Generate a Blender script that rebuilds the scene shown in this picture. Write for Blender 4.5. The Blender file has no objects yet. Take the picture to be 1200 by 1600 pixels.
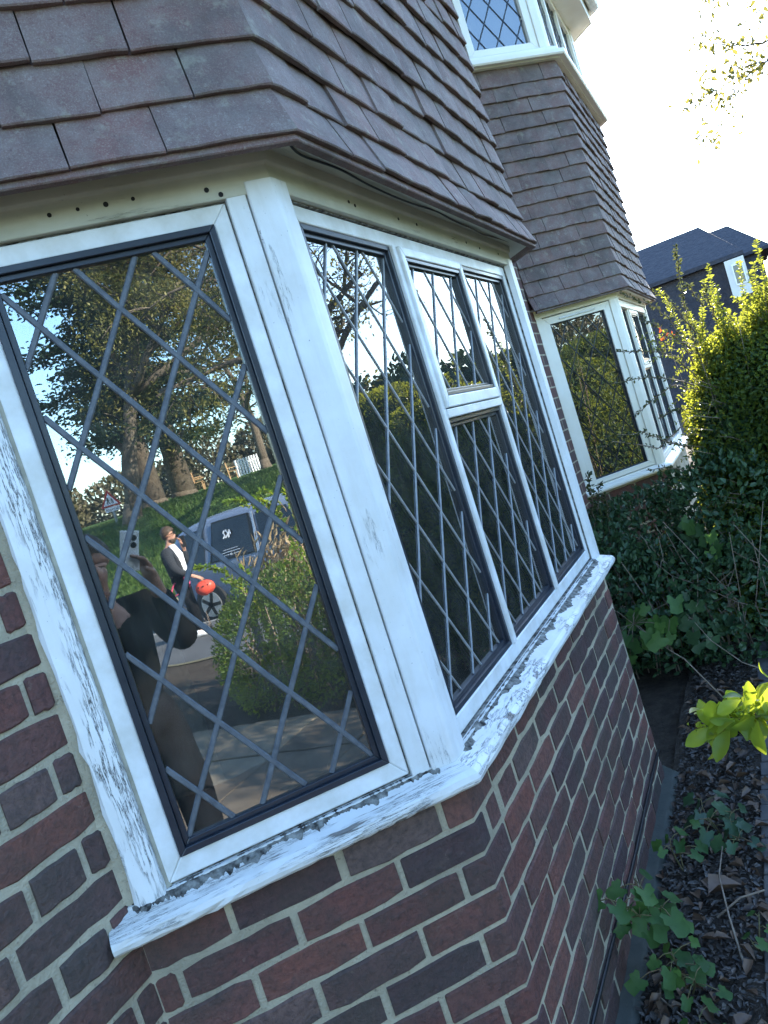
import bpy, bmesh, math, random
import numpy as np
from mathutils import Vector, Matrix
random.seed(7); RNG = np.random.default_rng(11)
SC = bpy.context.scene; COL = SC.collection
RAD = math.radians

# ------------------------------------------------------------------ camera, sky, sun, exposure
CAM = Vector((0.7455, -1.3761, 1.6158))
RIGHT = Vector((0.8557, 0.4194, -0.3030)); UP = Vector((0.2407, 0.1958, 0.9507)); FWD = Vector((-0.4581, 0.8864, -0.0666))
cd = bpy.data.cameras.new('camera'); cam = bpy.data.objects.new('camera', cd); COL.objects.link(cam)
M = Matrix((RIGHT, UP, -FWD)).transposed().to_4x4(); M.translation = CAM
cam.matrix_world = M
cd.sensor_fit = 'HORIZONTAL'; cd.sensor_width = 36; cd.lens = 36.06; cd.clip_start = 0.02; cd.clip_end = 900
SC.camera = cam
SUN = Vector((-0.075, 0.913, 0.415)).normalized()
EL = math.asin(SUN.z); AZ = math.atan2(SUN.x, SUN.y)
W = bpy.data.worlds.new('World'); SC.world = W; W.use_nodes = True
nt = W.node_tree; bg = nt.nodes['Background']
sky = nt.nodes.new('ShaderNodeTexSky'); sky.sky_type = 'NISHITA'; sky.sun_disc = False
sky.sun_elevation = EL; sky.sun_rotation = AZ; sky.air_density = 1.3; sky.dust_density = 0.5; sky.ozone_density = 5.5
nt.links.new(sky.outputs[0], bg.inputs[0]); bg.inputs[1].default_value = 0.15
sl = bpy.data.lights.new('sun', 'SUN'); sl.energy = 4.5; sl.angle = RAD(0.53); sl.color = (1, 0.93, 0.82)
so = bpy.data.objects.new('sun', sl); COL.objects.link(so)
so.rotation_euler = (-SUN).to_track_quat('-Z', 'Y').to_euler(); so.location = (0, 30, 20)
SC.view_settings.view_transform = 'Standard'; SC.view_settings.look = 'None'
SC.view_settings.exposure = 2.7; SC.view_settings.gamma = 1; SC.view_settings.use_curve_mapping = False
SC.render.engine = 'CYCLES'
SC.cycles.max_bounces = 10; SC.cycles.transparent_max_bounces = 24; SC.cycles.glossy_bounces = 6

# ------------------------------------------------------------------ materials
class N:
    def __init__(s, name):
        s.m = bpy.data.materials.new(name); s.m.use_nodes = True
        s.t = s.m.node_tree; s.t.nodes.clear()
        s.out = s.t.nodes.new('ShaderNodeOutputMaterial')
    def n(s, typ, **k):
        nd = s.t.nodes.new('ShaderNode' + typ)
        for a, v in k.items():
            if a.startswith('i_'):
                key = a[2:]; key = int(key) if key.isdigit() else key
                s.put(nd.inputs[key], v)
            else: setattr(nd, a, v)
        return nd
    def put(s, inp, v):
        if isinstance(v, bpy.types.NodeSocket): s.t.links.new(v, inp)
        elif isinstance(v, (tuple, list)) and len(v) == 3 and inp.type == 'RGBA': inp.default_value = (*v, 1)
        else: inp.default_value = v
    def ramp(s, fac, stops, interp='LINEAR'):
        r = s.n('ValToRGB'); r.color_ramp.interpolation = interp
        el = r.color_ramp.elements
        while len(el) < len(stops): el.new(0.5)
        for e, (p, c) in zip(el, stops):
            e.position = p; e.color = (*c, 1) if isinstance(c, (tuple, list)) else (c, c, c, 1)
        s.put(r.inputs[0], fac); return r.outputs[0]
    def noise(s, vec, scale, detail=4, rough=0.6):
        x = s.n('TexNoise', i_Scale=scale, i_Detail=detail, i_Roughness=rough)
        s.put(x.inputs['Vector'], vec); return x.outputs['Fac']
    def mix(s, fac, a, b, blend='MIX'):
        x = s.n('Mix', data_type='RGBA', blend_type=blend)
        s.put(x.inputs[0], fac); s.put(x.inputs[6], a); s.put(x.inputs[7], b); return x.outputs[2]
    def math(s, op, a, b=0.5):
        x = s.n('Math', operation=op); s.put(x.inputs[0], a); s.put(x.inputs[1], b); return x.outputs[0]
    def mapping(s, vec, scale=(1, 1, 1), loc=(0, 0, 0)):
        x = s.n('Mapping'); s.put(x.inputs[0], vec); x.inputs['Scale'].default_value = scale
        s.put(x.inputs['Location'], loc); return x.outputs[0]
    def bsdf(s, col, rough=0.6, bump=None, bstr=0.3, bdist=0.002, spec=0.3, metal=0.0, **k):
        p = s.n('BsdfPrincipled'); s.put(p.inputs['Base Color'], col); s.put(p.inputs['Roughness'], rough)
        p.inputs['Specular IOR Level'].default_value = spec; p.inputs['Metallic'].default_value = metal
        for a, v in k.items(): s.put(p.inputs[a.replace('_', ' ')], v)
        if bump is not None:
            b = s.n('Bump', i_Strength=bstr, i_Distance=bdist); s.put(b.inputs['Height'], bump)
            s.t.links.new(b.outputs[0], p.inputs['Normal'])
        return p.outputs[0]
    def done(s, shader):
        s.t.links.new(shader, s.out.inputs[0]); return s.m
    def obj(s): return s.n('TexCoord').outputs['Object']
    def geo(s): return s.n('NewGeometry').outputs['Position']
    def uv(s): return s.n('TexCoord').outputs['UV']
    def rnd(s): return s.n('ObjectInfo').outputs['Random']

def simple(name, c1, c2=None, scale=6, rough=0.6, bump=0.0, bscale=60, spec=0.3, metal=0.0, bdist=0.002):
    s = N(name); v = s.geo()
    if c2: col = s.mix(s.ramp(s.noise(v, scale, 5), [(0.35, 0.0), (0.68, 1.0)]), c1, c2)
    else: col = c1
    bm_ = s.noise(v, bscale, 5) if bump else None
    return s.done(s.bsdf(col, rough, bm_, bump, bdist, spec, metal))

def brick_mat():
    s = N('brick'); r = s.rnd(); v = s.mapping(s.obj(), (1, 1, 1), s.n('CombineXYZ', i_0=s.math('MULTIPLY', r, 37.0)).outputs[0])
    base = s.ramp(r, [(0.0, (0.080, 0.048, 0.050)), (0.2, (0.135, 0.060, 0.054)), (0.4, (0.170, 0.068, 0.054)), (0.58, (0.112, 0.072, 0.068)),
                      (0.74, (0.190, 0.074, 0.060)), (0.86, (0.150, 0.102, 0.090)), (1.0, (0.235, 0.078, 0.056))])
    n1 = s.noise(v, 9, 6); n2 = s.noise(v, 70, 5, 0.7)
    c = s.mix(s.ramp(n1, [(0.45, 0.0), (0.70, 0.7)]), base, (0.085, 0.062, 0.058))
    c = s.mix(s.ramp(s.noise(v, 22, 6, 0.7), [(0.56, 0.0), (0.74, 0.5)]), c, (0.13, 0.09, 0.075))
    c = s.mix(s.ramp(n2, [(0.42, 0.0), (0.68, 0.6)]), c, (0.032, 0.026, 0.028))
    c = s.mix(s.ramp(s.noise(v, 240, 2), [(0.77, 0.0), (0.82, 0.8)]), c, (0.4, 0.36, 0.32))
    c = s.mix(s.ramp(s.noise(s.geo(), 3.2, 5), [(0.46, 0.0), (0.68, 0.55)]), c, (0.060, 0.056, 0.044))
    c = s.mix(s.ramp(s.noise(v, 34, 5, 0.75), [(0.62, 0.0), (0.72, 0.45)]), c, (0.26, 0.20, 0.16))
    h = s.math('ADD', s.math('MULTIPLY', n2, 0.6), s.noise(v, 18, 5))
    return s.done(s.bsdf(c, 0.75, h, 1.0, 0.010, 0.3))

def tile_mat():
    s = N('clay_tile'); r = s.rnd(); v = s.mapping(s.obj(), (1, 1, 1), s.n('CombineXYZ', i_0=s.math('MULTIPLY', r, 53.0)).outputs[0])
    base = s.ramp(r, [(0.0, (0.145, 0.084, 0.078)), (0.3, (0.175, 0.102, 0.092)), (0.6, (0.160, 0.108, 0.100)), (0.8, (0.185, 0.098, 0.086)), (1.0, (0.150, 0.100, 0.095))])
    c = s.mix(s.ramp(s.noise(v, 13, 6, 0.7), [(0.42, 0.0), (0.62, 0.55)]), base, (0.215, 0.180, 0.165))
    c = s.mix(s.ramp(s.noise(v, 330, 4, 0.85), [(0.50, 0.0), (0.70, 0.8)]), c, (0.33, 0.285, 0.24))
    c = s.mix(s.math('MULTIPLY', s.ramp(s.noise(v, 38, 5, 0.75), [(0.58, 0.0), (0.70, 0.6)]), s.ramp(s.noise(v, 4, 2), [(0.4, 0.0), (0.6, 1.0)])), c, (0.40, 0.38, 0.33))
    c = s.mix(s.ramp(s.noise(v, 110, 4, 0.8), [(0.25, 0.7), (0.42, 0.0)]), c, (0.05, 0.035, 0.034))
    c = s.mix(s.ramp(s.noise(v, 5, 3), [(0.5, 0.0), (0.75, 0.5)]), c, (0.075, 0.075, 0.060))
    c = s.mix(s.ramp(s.noise(s.geo(), 5, 6, 0.65), [(0.46, 0.0), (0.64, 0.6)]), c, (0.085, 0.068, 0.062))
    c = s.mix(s.ramp(s.noise(s.geo(), 19, 6, 0.7), [(0.57, 0.0), (0.66, 0.55)]), c, (0.27, 0.245, 0.19))
    h = s.math('ADD', s.noise(v, 150, 4), s.math('MULTIPLY', s.noise(v, 14, 4), 1.4))
    return s.done(s.bsdf(c, 0.8, h, 0.55, 0.004, 0.25))

def paint_mat(name, col, grime, wear, crack, wood=(0.20, 0.18, 0.16), algae=0.0):
    """old oil paint on timber: cracks and flakes run with the grain (UV u = along grain, metres)"""
    s = N(name); uv = s.uv(); g = s.geo()
    big = s.noise(s.mapping(uv, (3.0, 14, 1)), 1.0, 4)
    fine = s.noise(s.mapping(uv, (14, 170, 1)), 1.0, 6, 0.65)
    flake = s.ramp(s.math('ADD', s.math('MULTIPLY', big, 0.9), s.math('MULTIPLY', fine, 0.55)), [(1.02 - wear - 0.03, 0.0), (1.02 - wear, 1.0)])
    cr = s.noise(s.mapping(uv, (9, 120, 1), (3, 1, 0)), 1.0, 7, 0.7)
    line = s.ramp(s.math('ABSOLUTE', s.math('SUBTRACT', cr, 0.5), 0), [(0.004 * crack, 1.0), (0.008 + 0.010 * crack, 0.0)])
    line = s.math('MULTIPLY', line, s.ramp(s.noise(s.mapping(uv, (4, 20, 1), (7, 2, 0)), 1.0, 3), [(0.64 - 0.13 * crack, 0.0), (0.70 - 0.11 * crack, 1.0)]))
    c = s.mix(s.ramp(s.noise(g, 6, 5), [(0.35, 0.0), (0.75, 0.75)]), col, grime)
    c = s.mix(s.ramp(s.noise(s.mapping(uv, (6, 45, 1), (1, 5, 0)), 1.0, 5), [(0.5, 0.0), (0.8, 0.45)]), c, grime)
    c = s.mix(s.ramp(s.noise(g, 210, 3), [(0.70, 0.0), (0.76, 0.75)]), c, (0.09, 0.085, 0.075))
    w = s.mix(s.noise(s.mapping(uv, (10, 240, 1)), 1.0, 5), (wood[0] * 0.35, wood[1] * 0.35, wood[2] * 0.35), (wood[0] * 1.7, wood[1] * 1.7, wood[2] * 1.7))
    c = s.mix(flake, c, w)
    c = s.mix(s.math('MULTIPLY', line, 0.95), c, (0.035, 0.032, 0.03))
    if algae: c = s.mix(s.math('MULTIPLY', s.ramp(s.noise(g, 9, 6), [(0.3, 0.3), (0.7, 1.0)]), algae), c, (0.30, 0.29, 0.21))
    h = s.math('SUBTRACT', s.math('MULTIPLY', s.noise(s.mapping(uv, (12, 150, 1)), 1.0, 5), 0.35), s.math('ADD', flake, line))
    return s.done(s.bsdf(c, 0.5, h, 0.65, 0.0016, 0.35))

def glass_mat(name, ior=2.2, ripple=0.0):
    s = N(name)
    gl = s.n('BsdfGlossy', i_Roughness=0.0); tr = s.n('BsdfTransparent'); tr.inputs[0].default_value = (0.86, 0.92, 0.90, 1)
    fr = s.n('Fresnel', i_IOR=ior)
    if ripple:
        b = s.n('Bump', i_Strength=ripple, i_Distance=0.01); s.put(b.inputs['Height'], s.noise(s.geo(), 5, 2))
        s.t.links.new(b.outputs[0], gl.inputs['Normal'])
    # dust smears, thickened into an overall haze that lifts dark reflections
    d = s.n('BsdfDiffuse'); d.inputs[0].default_value = (0.55, 0.55, 0.52, 1)
    mx = s.n('MixShader'); s.put(mx.inputs[0], fr.outputs[0]); s.t.links.new(tr.outputs[0], mx.inputs[1]); s.t.links.new(gl.outputs[0], mx.inputs[2])
    m2 = s.n('MixShader'); s.put(m2.inputs[0], s.ramp(s.noise(s.geo(), 14, 6), [(0.35, 0.02), (0.8, 0.065)]))
    s.t.links.new(mx.outputs[0], m2.inputs[1]); s.t.links.new(d.outputs[0], m2.inputs[2])
    return s.done(m2.outputs[0])

def leaf_mat(name, dark, light, trans=0.45, tcol=None, rough=0.45):
    s = N(name); a = s.n('Attribute', attribute_name='rnd'); r = a.outputs['Fac']
    c = s.mix(r, dark, light); c = s.mix(s.ramp(s.noise(s.geo(), 60, 3), [(0.4, 0.0), (0.8, 0.35)]), c, (dark[0] * 0.6, dark[1] * 0.6, dark[2] * 0.6))
    p = s.n('BsdfPrincipled', i_Roughness=rough); s.put(p.inputs['Base Color'], c); p.inputs['Specular IOR Level'].default_value = 0.35
    t = s.n('BsdfTranslucent'); s.put(t.inputs[0], s.mix(0.5, c, tcol or light))
    m = s.n('MixShader', i_0=trans); s.t.links.new(p.outputs[0], m.inputs[1]); s.t.links.new(t.outputs[0], m.inputs[2])
    return s.done(m.outputs[0])

MT = {}
MT['brick'] = brick_mat(); MT['tile'] = tile_mat()
def mortar_mat():
    s = N('mortar'); g = s.geo(); n = s.noise(g, 180, 5)
    c = s.mix(s.noise(g, 30, 5), (0.40, 0.345, 0.25), (0.57, 0.50, 0.37))
    c = s.mix(s.ramp(s.noise(g, 4.5, 5), [(0.45, 0.0), (0.70, 0.65)]), c, (0.20, 0.185, 0.14))
    c = s.mix(s.ramp(s.noise(g, 90, 4), [(0.62, 0.0), (0.72, 0.7)]), c, (0.16, 0.14, 0.11))
    return s.done(s.bsdf(c, 0.92, s.math('ADD', n, s.noise(g, 40, 3)), 0.9, 0.006, 0.1))
MT['mortar'] = mortar_mat()
def far_brick():
    s = N('plain_brickwork'); p = s.n('SeparateXYZ'); s.put(p.inputs[0], s.geo()); c = s.n('CombineXYZ'); s.put(c.inputs[0], p.outputs[1]); s.put(c.inputs[1], p.outputs[2])
    b = s.n('TexBrick', i_Scale=1.0); s.put(b.inputs['Vector'], c.outputs[0])
    for k, v in (('Mortar Size', .005), ('Brick Width', .225), ('Row Height', .075), ('Bias', -.1)): b.inputs[k].default_value = v
    b.inputs['Color1'].default_value = (.15, .065, .055, 1); b.inputs['Color2'].default_value = (.085, .058, .058, 1); b.inputs['Mortar'].default_value = (.44, .38, .28, 1)
    col = s.mix(s.ramp(s.noise(s.geo(), 20, 5), [(.4, 0.0), (.7, .6)]), b.outputs[0], (.07, .05, .048))
    return s.done(s.bsdf(col, .8, b.outputs[1], -.6, .008))
MT['brick_far'] = far_brick()
MT['mortar_dark'] = simple('tile_backing_board', (0.09, 0.07, 0.065), None, rough=0.9)  # plain dark board behind the hung tiles
MT['paint'] = paint_mat('old_white_paint', (0.76, 0.77, 0.78), (0.55, 0.53, 0.47), 0.04, 0.3)
MT['paint_sill'] = paint_mat('flaking_sill_paint', (0.74, 0.74, 0.73), (0.52, 0.49, 0.43), 0.13, 1.2)
MT['paint_post'] = paint_mat('cracked_post_paint', (0.80, 0.81, 0.82), (0.68, 0.67, 0.64), 0.06, 1.7)
MT['paint_head'] = paint_mat('grimy_head_paint', (0.60, 0.58, 0.49), (0.42, 0.40, 0.31), 0.10, 0.2, algae=0.35)
MT['upvc'] = simple('white_frame', (0.80, 0.81, 0.82), (0.62, 0.61, 0.57), 13, 0.38, 0.05, 60, 0.45)
MT['upvc_clean'] = simple('cream_white_frame', (0.86, 0.82, 0.73), (0.80, 0.75, 0.64), 5, 0.4, 0.04, 60, 0.45)
MT['grot'] = simple('dirt_and_moss_in_the_joint', (0.035, 0.032, 0.03), (0.30, 0.29, 0.26), 55, 0.95, 1.0, 120, 0.1, bdist=0.004)
MT['dark'] = simple('dark_bronze_frame', (0.016, 0.021, 0.032), (0.024, 0.03, 0.042), 20, 0.32, 0.05, 90, 0.5)
MT['lead'] = simple('lead_strip', (0.075, 0.083, 0.098), (0.13, 0.14, 0.155), 60, 0.55, 0.3, 300, 0.5)
MT['lead_pale'] = simple('pale_lead_strip', (0.24, 0.25, 0.26), (0.34, 0.35, 0.36), 60, 0.5, 0.3, 300, 0.5)
MT['glass'] = glass_mat('window_glass', 3.2, 0.02)
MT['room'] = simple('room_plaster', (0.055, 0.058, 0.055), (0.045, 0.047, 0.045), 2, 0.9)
MT['room_floor'] = simple('room_floor_boards', (0.10, 0.07, 0.05), None, rough=0.7)
MT['curtain'] = simple('curtain_cloth', (0.16, 0.19, 0.12), (0.12, 0.14, 0.09), 8, 0.9)
MT['net'] = simple('pale_curtain_cloth', (0.42, 0.42, 0.38), (0.30, 0.31, 0.29), 6, 0.9)
MT['concrete'] = simple('concrete', (0.085, 0.085, 0.072), (0.055, 0.058, 0.05), 7, 0.9, 0.6, 90, 0.2, bdist=0.004)
MT['cable'] = simple('black_cable', (0.012, 0.012, 0.014), None, rough=0.45)
MT['soil'] = simple('soil', (0.045, 0.034, 0.026), (0.085, 0.066, 0.05), 18, 0.95, 1.0, 60, 0.1, bdist=0.02)
MT['slab'] = simple('paving_slab', (0.23, 0.19, 0.14), (0.15, 0.125, 0.095), 5, 0.9, 0.4, 90, 0.2)
MT['paver'] = simple('dark_paver', (0.070, 0.065, 0.065), (0.11, 0.095, 0.085), 14, 0.85, 0.5, 90, 0.25)
MT['pavement'] = simple('pavement_asphalt', (0.11, 0.11, 0.11), (0.075, 0.075, 0.078), 1.5, 0.9, 0.4, 120, 0.2)
MT['road'] = simple('road_asphalt', (0.055, 0.056, 0.06), (0.04, 0.04, 0.043), 1.2, 0.9, 0.4, 150, 0.2)
MT['kerb'] = simple('kerb_stone', (0.28, 0.27, 0.25), (0.20, 0.20, 0.19), 3, 0.9, 0.3, 70)
MT['turf'] = simple('turf', (0.055, 0.105, 0.022), (0.095, 0.150, 0.035), 0.9, 0.95, 0.6, 12, 0.1, bdist=0.05)
MT['render'] = simple('white_render', (0.62, 0.60, 0.55), (0.54, 0.52, 0.47), 1.2, 0.9)
MT['roof_far'] = simple('dark_roof', (0.034, 0.034, 0.042), (0.05, 0.048, 0.055), 5, 0.85, 0.8, 7, 0.2, bdist=0.1)
MT['bark'] = simple('bark', (0.085, 0.066, 0.048), (0.15, 0.12, 0.09), 7, 0.95, 1.0, 22, 0.1, bdist=0.03)
MT['bark_pale'] = simple('pale_bark', (0.15, 0.125, 0.095), (0.08, 0.065, 0.05), 6, 0.95, 0.8, 30, 0.1, bdist=0.01)
MT['twig'] = simple('twig', (0.17, 0.12, 0.085), (0.27, 0.21, 0.16), 30, 0.9)
MT['stem'] = simple('green_stem', (0.10, 0.11, 0.04), (0.15, 0.09, 0.05), 20, 0.7)
MT['hedge'] = leaf_mat('hedge_leaf', (0.028, 0.066, 0.022), (0.10, 0.155, 0.028), 0.46, (0.66, 0.66, 0.05))
MT['bright'] = leaf_mat('bright_young_leaf', (0.085, 0.16, 0.025), (0.17, 0.25, 0.03), 0.55, (0.85, 0.90, 0.05), 0.35)
MT['cotoneaster'] = leaf_mat('small_dark_leaf', (0.024, 0.045, 0.018), (0.07, 0.085, 0.035), 0.35, (0.2, 0.2, 0.05))
MT['nettle'] = leaf_mat('soft_green_leaf', (0.028, 0.075, 0.022), (0.085, 0.165, 0.038), 0.35, (0.12, 0.24, 0.04), 0.55)
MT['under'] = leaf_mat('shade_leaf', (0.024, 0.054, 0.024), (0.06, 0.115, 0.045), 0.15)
MT['spring'] = leaf_mat('spring_leaf', (0.11, 0.11, 0.025), (0.22, 0.19, 0.045), 0.4, (0.3, 0.26, 0.05))
MT['cedar'] = leaf_mat('cedar_needles', (0.018, 0.04, 0.022), (0.05, 0.085, 0.038), 0.2)
MT['hedgerow'] = leaf_mat('bare_hedgerow', (0.085, 0.07, 0.045), (0.14, 0.13, 0.06), 0.25)
MT['dead'] = leaf_mat('dead_leaf', (0.06, 0.035, 0.022), (0.20, 0.12, 0.075), 0.1)
MT['chip'] = leaf_mat('bark_chip', (0.02, 0.016, 0.014), (0.10, 0.082, 0.068), 0.0)
MT['carpaint'] = simple('blue_grey_car_paint', (0.15, 0.19, 0.27), None, rough=0.25, spec=0.6)
MT['carglass'] = simple('tinted_car_glass', (0.008, 0.010, 0.014), None, rough=0.06, spec=0.6)
MT['tyre'] = simple('tyre_rubber', (0.02, 0.02, 0.021), None, rough=0.8)
MT['alloy'] = simple('alloy', (0.45, 0.46, 0.48), None, rough=0.35, metal=0.7)
MT['white'] = simple('white_print', (0.75, 0.76, 0.78), None, rough=0.5)
MT['red'] = simple('red_print', (0.42, 0.012, 0.02), None, rough=0.5)
MT['black'] = simple('black_print', (0.012, 0.012, 0.013), None, rough=0.5)
MT['amber'] = simple('lamp_lens', (0.35, 0.03, 0.02), None, rough=0.15, spec=0.6)
MT['pole'] = simple('grey_steel', (0.24, 0.25, 0.25), None, rough=0.5, metal=0.3)
MT['skin'] = simple('skin', (0.42, 0.23, 0.16), (0.36, 0.18, 0.12), 20, 0.5)
MT['hair'] = simple('brown_hair', (0.075, 0.048, 0.03), (0.04, 0.026, 0.018), 60, 0.6, 0.8, 120)
MT['jacket'] = simple('dark_jacket', (0.018, 0.020, 0.026), (0.028, 0.03, 0.036), 10, 0.85)
MT['shirt'] = simple('white_shirt', (0.80, 0.80, 0.80), None, rough=0.8)
MT['trouser'] = simple('charcoal_trousers', (0.006, 0.006, 0.007), (0.010, 0.010, 0.012), 10, 0.95, spec=0.05)
MT['coat'] = simple('olive_coat', (0.006, 0.006, 0.006), (0.004, 0.004, 0.004), 8, 0.95, spec=0.05)
MT['helmet'] = simple('coral_red_shell', (0.62, 0.075, 0.045), None, rough=0.4)
MT['strap'] = simple('pink_webbing', (0.50, 0.06, 0.13), None, rough=0.7)
MT['wood'] = simple('bench_wood', (0.36, 0.23, 0.12), (0.27, 0.17, 0.09), 8, 0.8)
MT['fencewood'] = simple('weathered_wood', (0.16, 0.14, 0.115), (0.09, 0.08, 0.065), 9, 0.9)
MT['phone'] = simple('white_phone_shell', (0.82, 0.86, 0.87), None, rough=0.25, spec=0.5)
MT['straw'] = leaf_mat('dry_grass', (0.30, 0.22, 0.12), (0.55, 0.42, 0.26), 0.3)
MT['orange'] = leaf_mat('orange_leaf', (0.40, 0.07, 0.02), (0.55, 0.12, 0.03), 0.45)

# ------------------------------------------------------------------ object helpers
def uvgrain(me, g):
    g = Vector(g).normalized(); uvl = me.uv_layers.new(name='UVMap'); o = random.random() * 7
    vs = me.vertices
    if abs(g.z) > .7: h = Vector((.3, 1.0, 0))
    else: h = g.cross(Vector((0, 0, 1))) + Vector((0, 0, 1.3))
    for p in me.polygons:
        for li in p.loop_indices:
            co = vs[me.loops[li].vertex_index].co
            uvl.data[li].uv = (co.dot(g) + o, co.dot(h) + o * 0.37)

def link(o, parent=None, world=True):
    COL.objects.link(o)
    if parent is not None:
        o.parent = parent
        if world: o.matrix_parent_inverse = WM[parent.name].inverted()
    return o
WM = {}
def mesh(name, V, F, mat, grain=None, smooth=False):
    me = bpy.data.meshes.new(name); me.from_pydata([tuple(v) for v in V], [], F); me.update()
    if isinstance(mat, (list, tuple)):
        for m in mat: me.materials.append(m)
    else: me.materials.append(mat)
    if smooth: me.polygons.foreach_set('use_smooth', [True] * len(me.polygons))
    if grain is not None: uvgrain(me, grain)
    return me
def add(name, V, F, mat, parent=None, grain=None, smooth=False, bevel=0.0):
    me = mesh(name, V, F, mat, None, smooth)
    bm = bmesh.new(); bm.from_mesh(me); bmesh.ops.recalc_face_normals(bm, faces=bm.faces); bm.to_mesh(me); bm.free()
    if grain is not None: uvgrain(me, grain)
    o = bpy.data.objects.new(name, me); link(o, parent); WM[o.name] = Matrix.Identity(4)
    if bevel:
        b = o.modifiers.new('bevel', 'BEVEL'); b.width = bevel; b.segments = 2; b.limit_method = 'ANGLE'; b.angle_limit = RAD(35)
    return o
def place(name, me, mw, parent=None):
    o = bpy.data.objects.new(name, me); o.matrix_basis = mw; link(o, parent); WM[o.name] = mw; return o
def thing(name, loc, label, cat, group=None):
    o = bpy.data.objects.new(name, None); o.location = loc; o.empty_display_size = 0.2; COL.objects.link(o)
    WM[o.name] = Matrix.Translation(Vector(loc)); return tag(o, label, cat, group)
def tag(o, label, cat, group=None):
    o['label'] = label; o['category'] = cat
    if group: o['group'] = group
    return o
def kind(o, k): o['kind'] = k; return o

class B:
    """collects geometry for one mesh"""
    def __init__(s): s.V = []; s.F = []
    def poly(s, pts):
        i = len(s.V); s.V += [Vector(p) for p in pts]; s.F.append(list(range(i, i + len(pts)))); return s
    def box(s, c, sz, ax=None):
        c = Vector(c); X, Y, Z = ax or (Vector((1, 0, 0)), Vector((0, 1, 0)), Vector((0, 0, 1)))
        i = len(s.V)
        for a in (-.5, .5):
            for b in (-.5, .5):
                for d in (-.5, .5): s.V.append(c + X * a * sz[0] + Y * b * sz[1] + Z * d * sz[2])
        f = [(0, 1, 3, 2), (4, 6, 7, 5), (0, 4, 5, 1), (2, 3, 7, 6), (0, 2, 6, 4), (1, 5, 7, 3)]
        if X.cross(Y).dot(Z) < 0: f = [q[::-1] for q in f]
        s.F += [[i + k for k in q] for q in f]; return s
    def prism(s, pts, z0, z1):
        """plan polygon (counter clockwise) extruded up"""
        i = len(s.V); n = len(pts)
        a = sum(pts[k][0] * pts[(k + 1) % n][1] - pts[(k + 1) % n][0] * pts[k][1] for k in range(n))
        if a < 0: pts = pts[::-1]
        s.V += [Vector((p[0], p[1], z0)) for p in pts] + [Vector((p[0], p[1], z1)) for p in pts]
        s.F.append([i + k for k in range(n)][::-1]); s.F.append([i + n + k for k in range(n)])
        s.F += [[i + k, i + (k + 1) % n, i + n + (k + 1) % n, i + n + k] for k in range(n)]; return s
    def loft(s, rings, cap=True, closed=True):
        i = len(s.V); n = len(rings[0])
        for r in rings: s.V += [Vector(p) for p in r]
        for k in range(len(rings) - 1):
            for j in range(n if closed else n - 1):
                a = i + k * n + j; b = i + k * n + (j + 1) % n
                s.F.append([a, b, b + n, a + n])
        if cap: s.F.append([i + j for j in range(n)][::-1]); s.F.append([i + (len(rings) - 1) * n + j for j in range(n)])
        return s
    def tube(s, path, r, n=6):
        path = [Vector(p) for p in path]; rr = r if isinstance(r, (list, tuple)) else [r] * len(path)
        rings = []; u = None
        for k, p in enumerate(path):
            d = (path[min(k + 1, len(path) - 1)] - path[max(k - 1, 0)])
            d = d.normalized() if d.length > 1e-9 else Vector((0, 0, 1))
            if u is None: u = d.orthogonal().normalized()
            u = (u - d * u.dot(d)); u = u.normalized() if u.length > 1e-6 else d.orthogonal().normalized()
            w = d.cross(u)
            rings.append([p + (u * math.cos(t) + w * math.sin(t)) * rr[k] for t in (2 * math.pi * j / n for j in range(n))])
        return s.loft(rings)
    def ball(s, c, r, n=10, m=7):
        c = Vector(c); r = r if isinstance(r, (tuple, list)) else (r, r, r)
        rings = []
        for k in range(m + 1):
            t = math.pi * k / m; q = max(math.sin(t), 0.02)
            rings.append([c + Vector((r[0] * q * math.cos(2 * math.pi * j / n), r[1] * q * math.sin(2 * math.pi * j / n), -r[2] * math.cos(t))) for j in range(n)])
        return s.loft(rings)
    def cyl(s, c, axis, r, h, n=20):
        a = Vector(axis).normalized(); return s.tube([Vector(c) - a * h / 2, Vector(c) + a * h / 2], r, n)
    def to(s, name, mat, parent=None, **k): return add(name, s.V, s.F, mat, parent, **k)

def fastmesh(name, V, F4, mat, parent=None, rnd=None):
    """V (n,3) array, F4 (m,4) quads"""
    me = bpy.data.meshes.new(name); me.vertices.add(len(V)); me.vertices.foreach_set('co', V.astype(np.float32).ravel())
    m = len(F4); me.loops.add(m * 4); me.loops.foreach_set('vertex_index', F4.astype(np.int32).ravel())
    me.polygons.add(m); me.polygons.foreach_set('loop_start', np.arange(0, m * 4, 4, dtype=np.int32))
    try: me.polygons.foreach_set('loop_total', np.full(m, 4, np.int32))
    except Exception: pass
    me.update(calc_edges=True); me.materials.append(mat)
    if rnd is not None:
        a = me.attributes.new('rnd', 'FLOAT', 'FACE'); a.data.foreach_set('value', rnd.astype(np.float32))
    o = bpy.data.objects.new(name, me); link(o, parent); WM[o.name] = Matrix.Identity(4); return o

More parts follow.
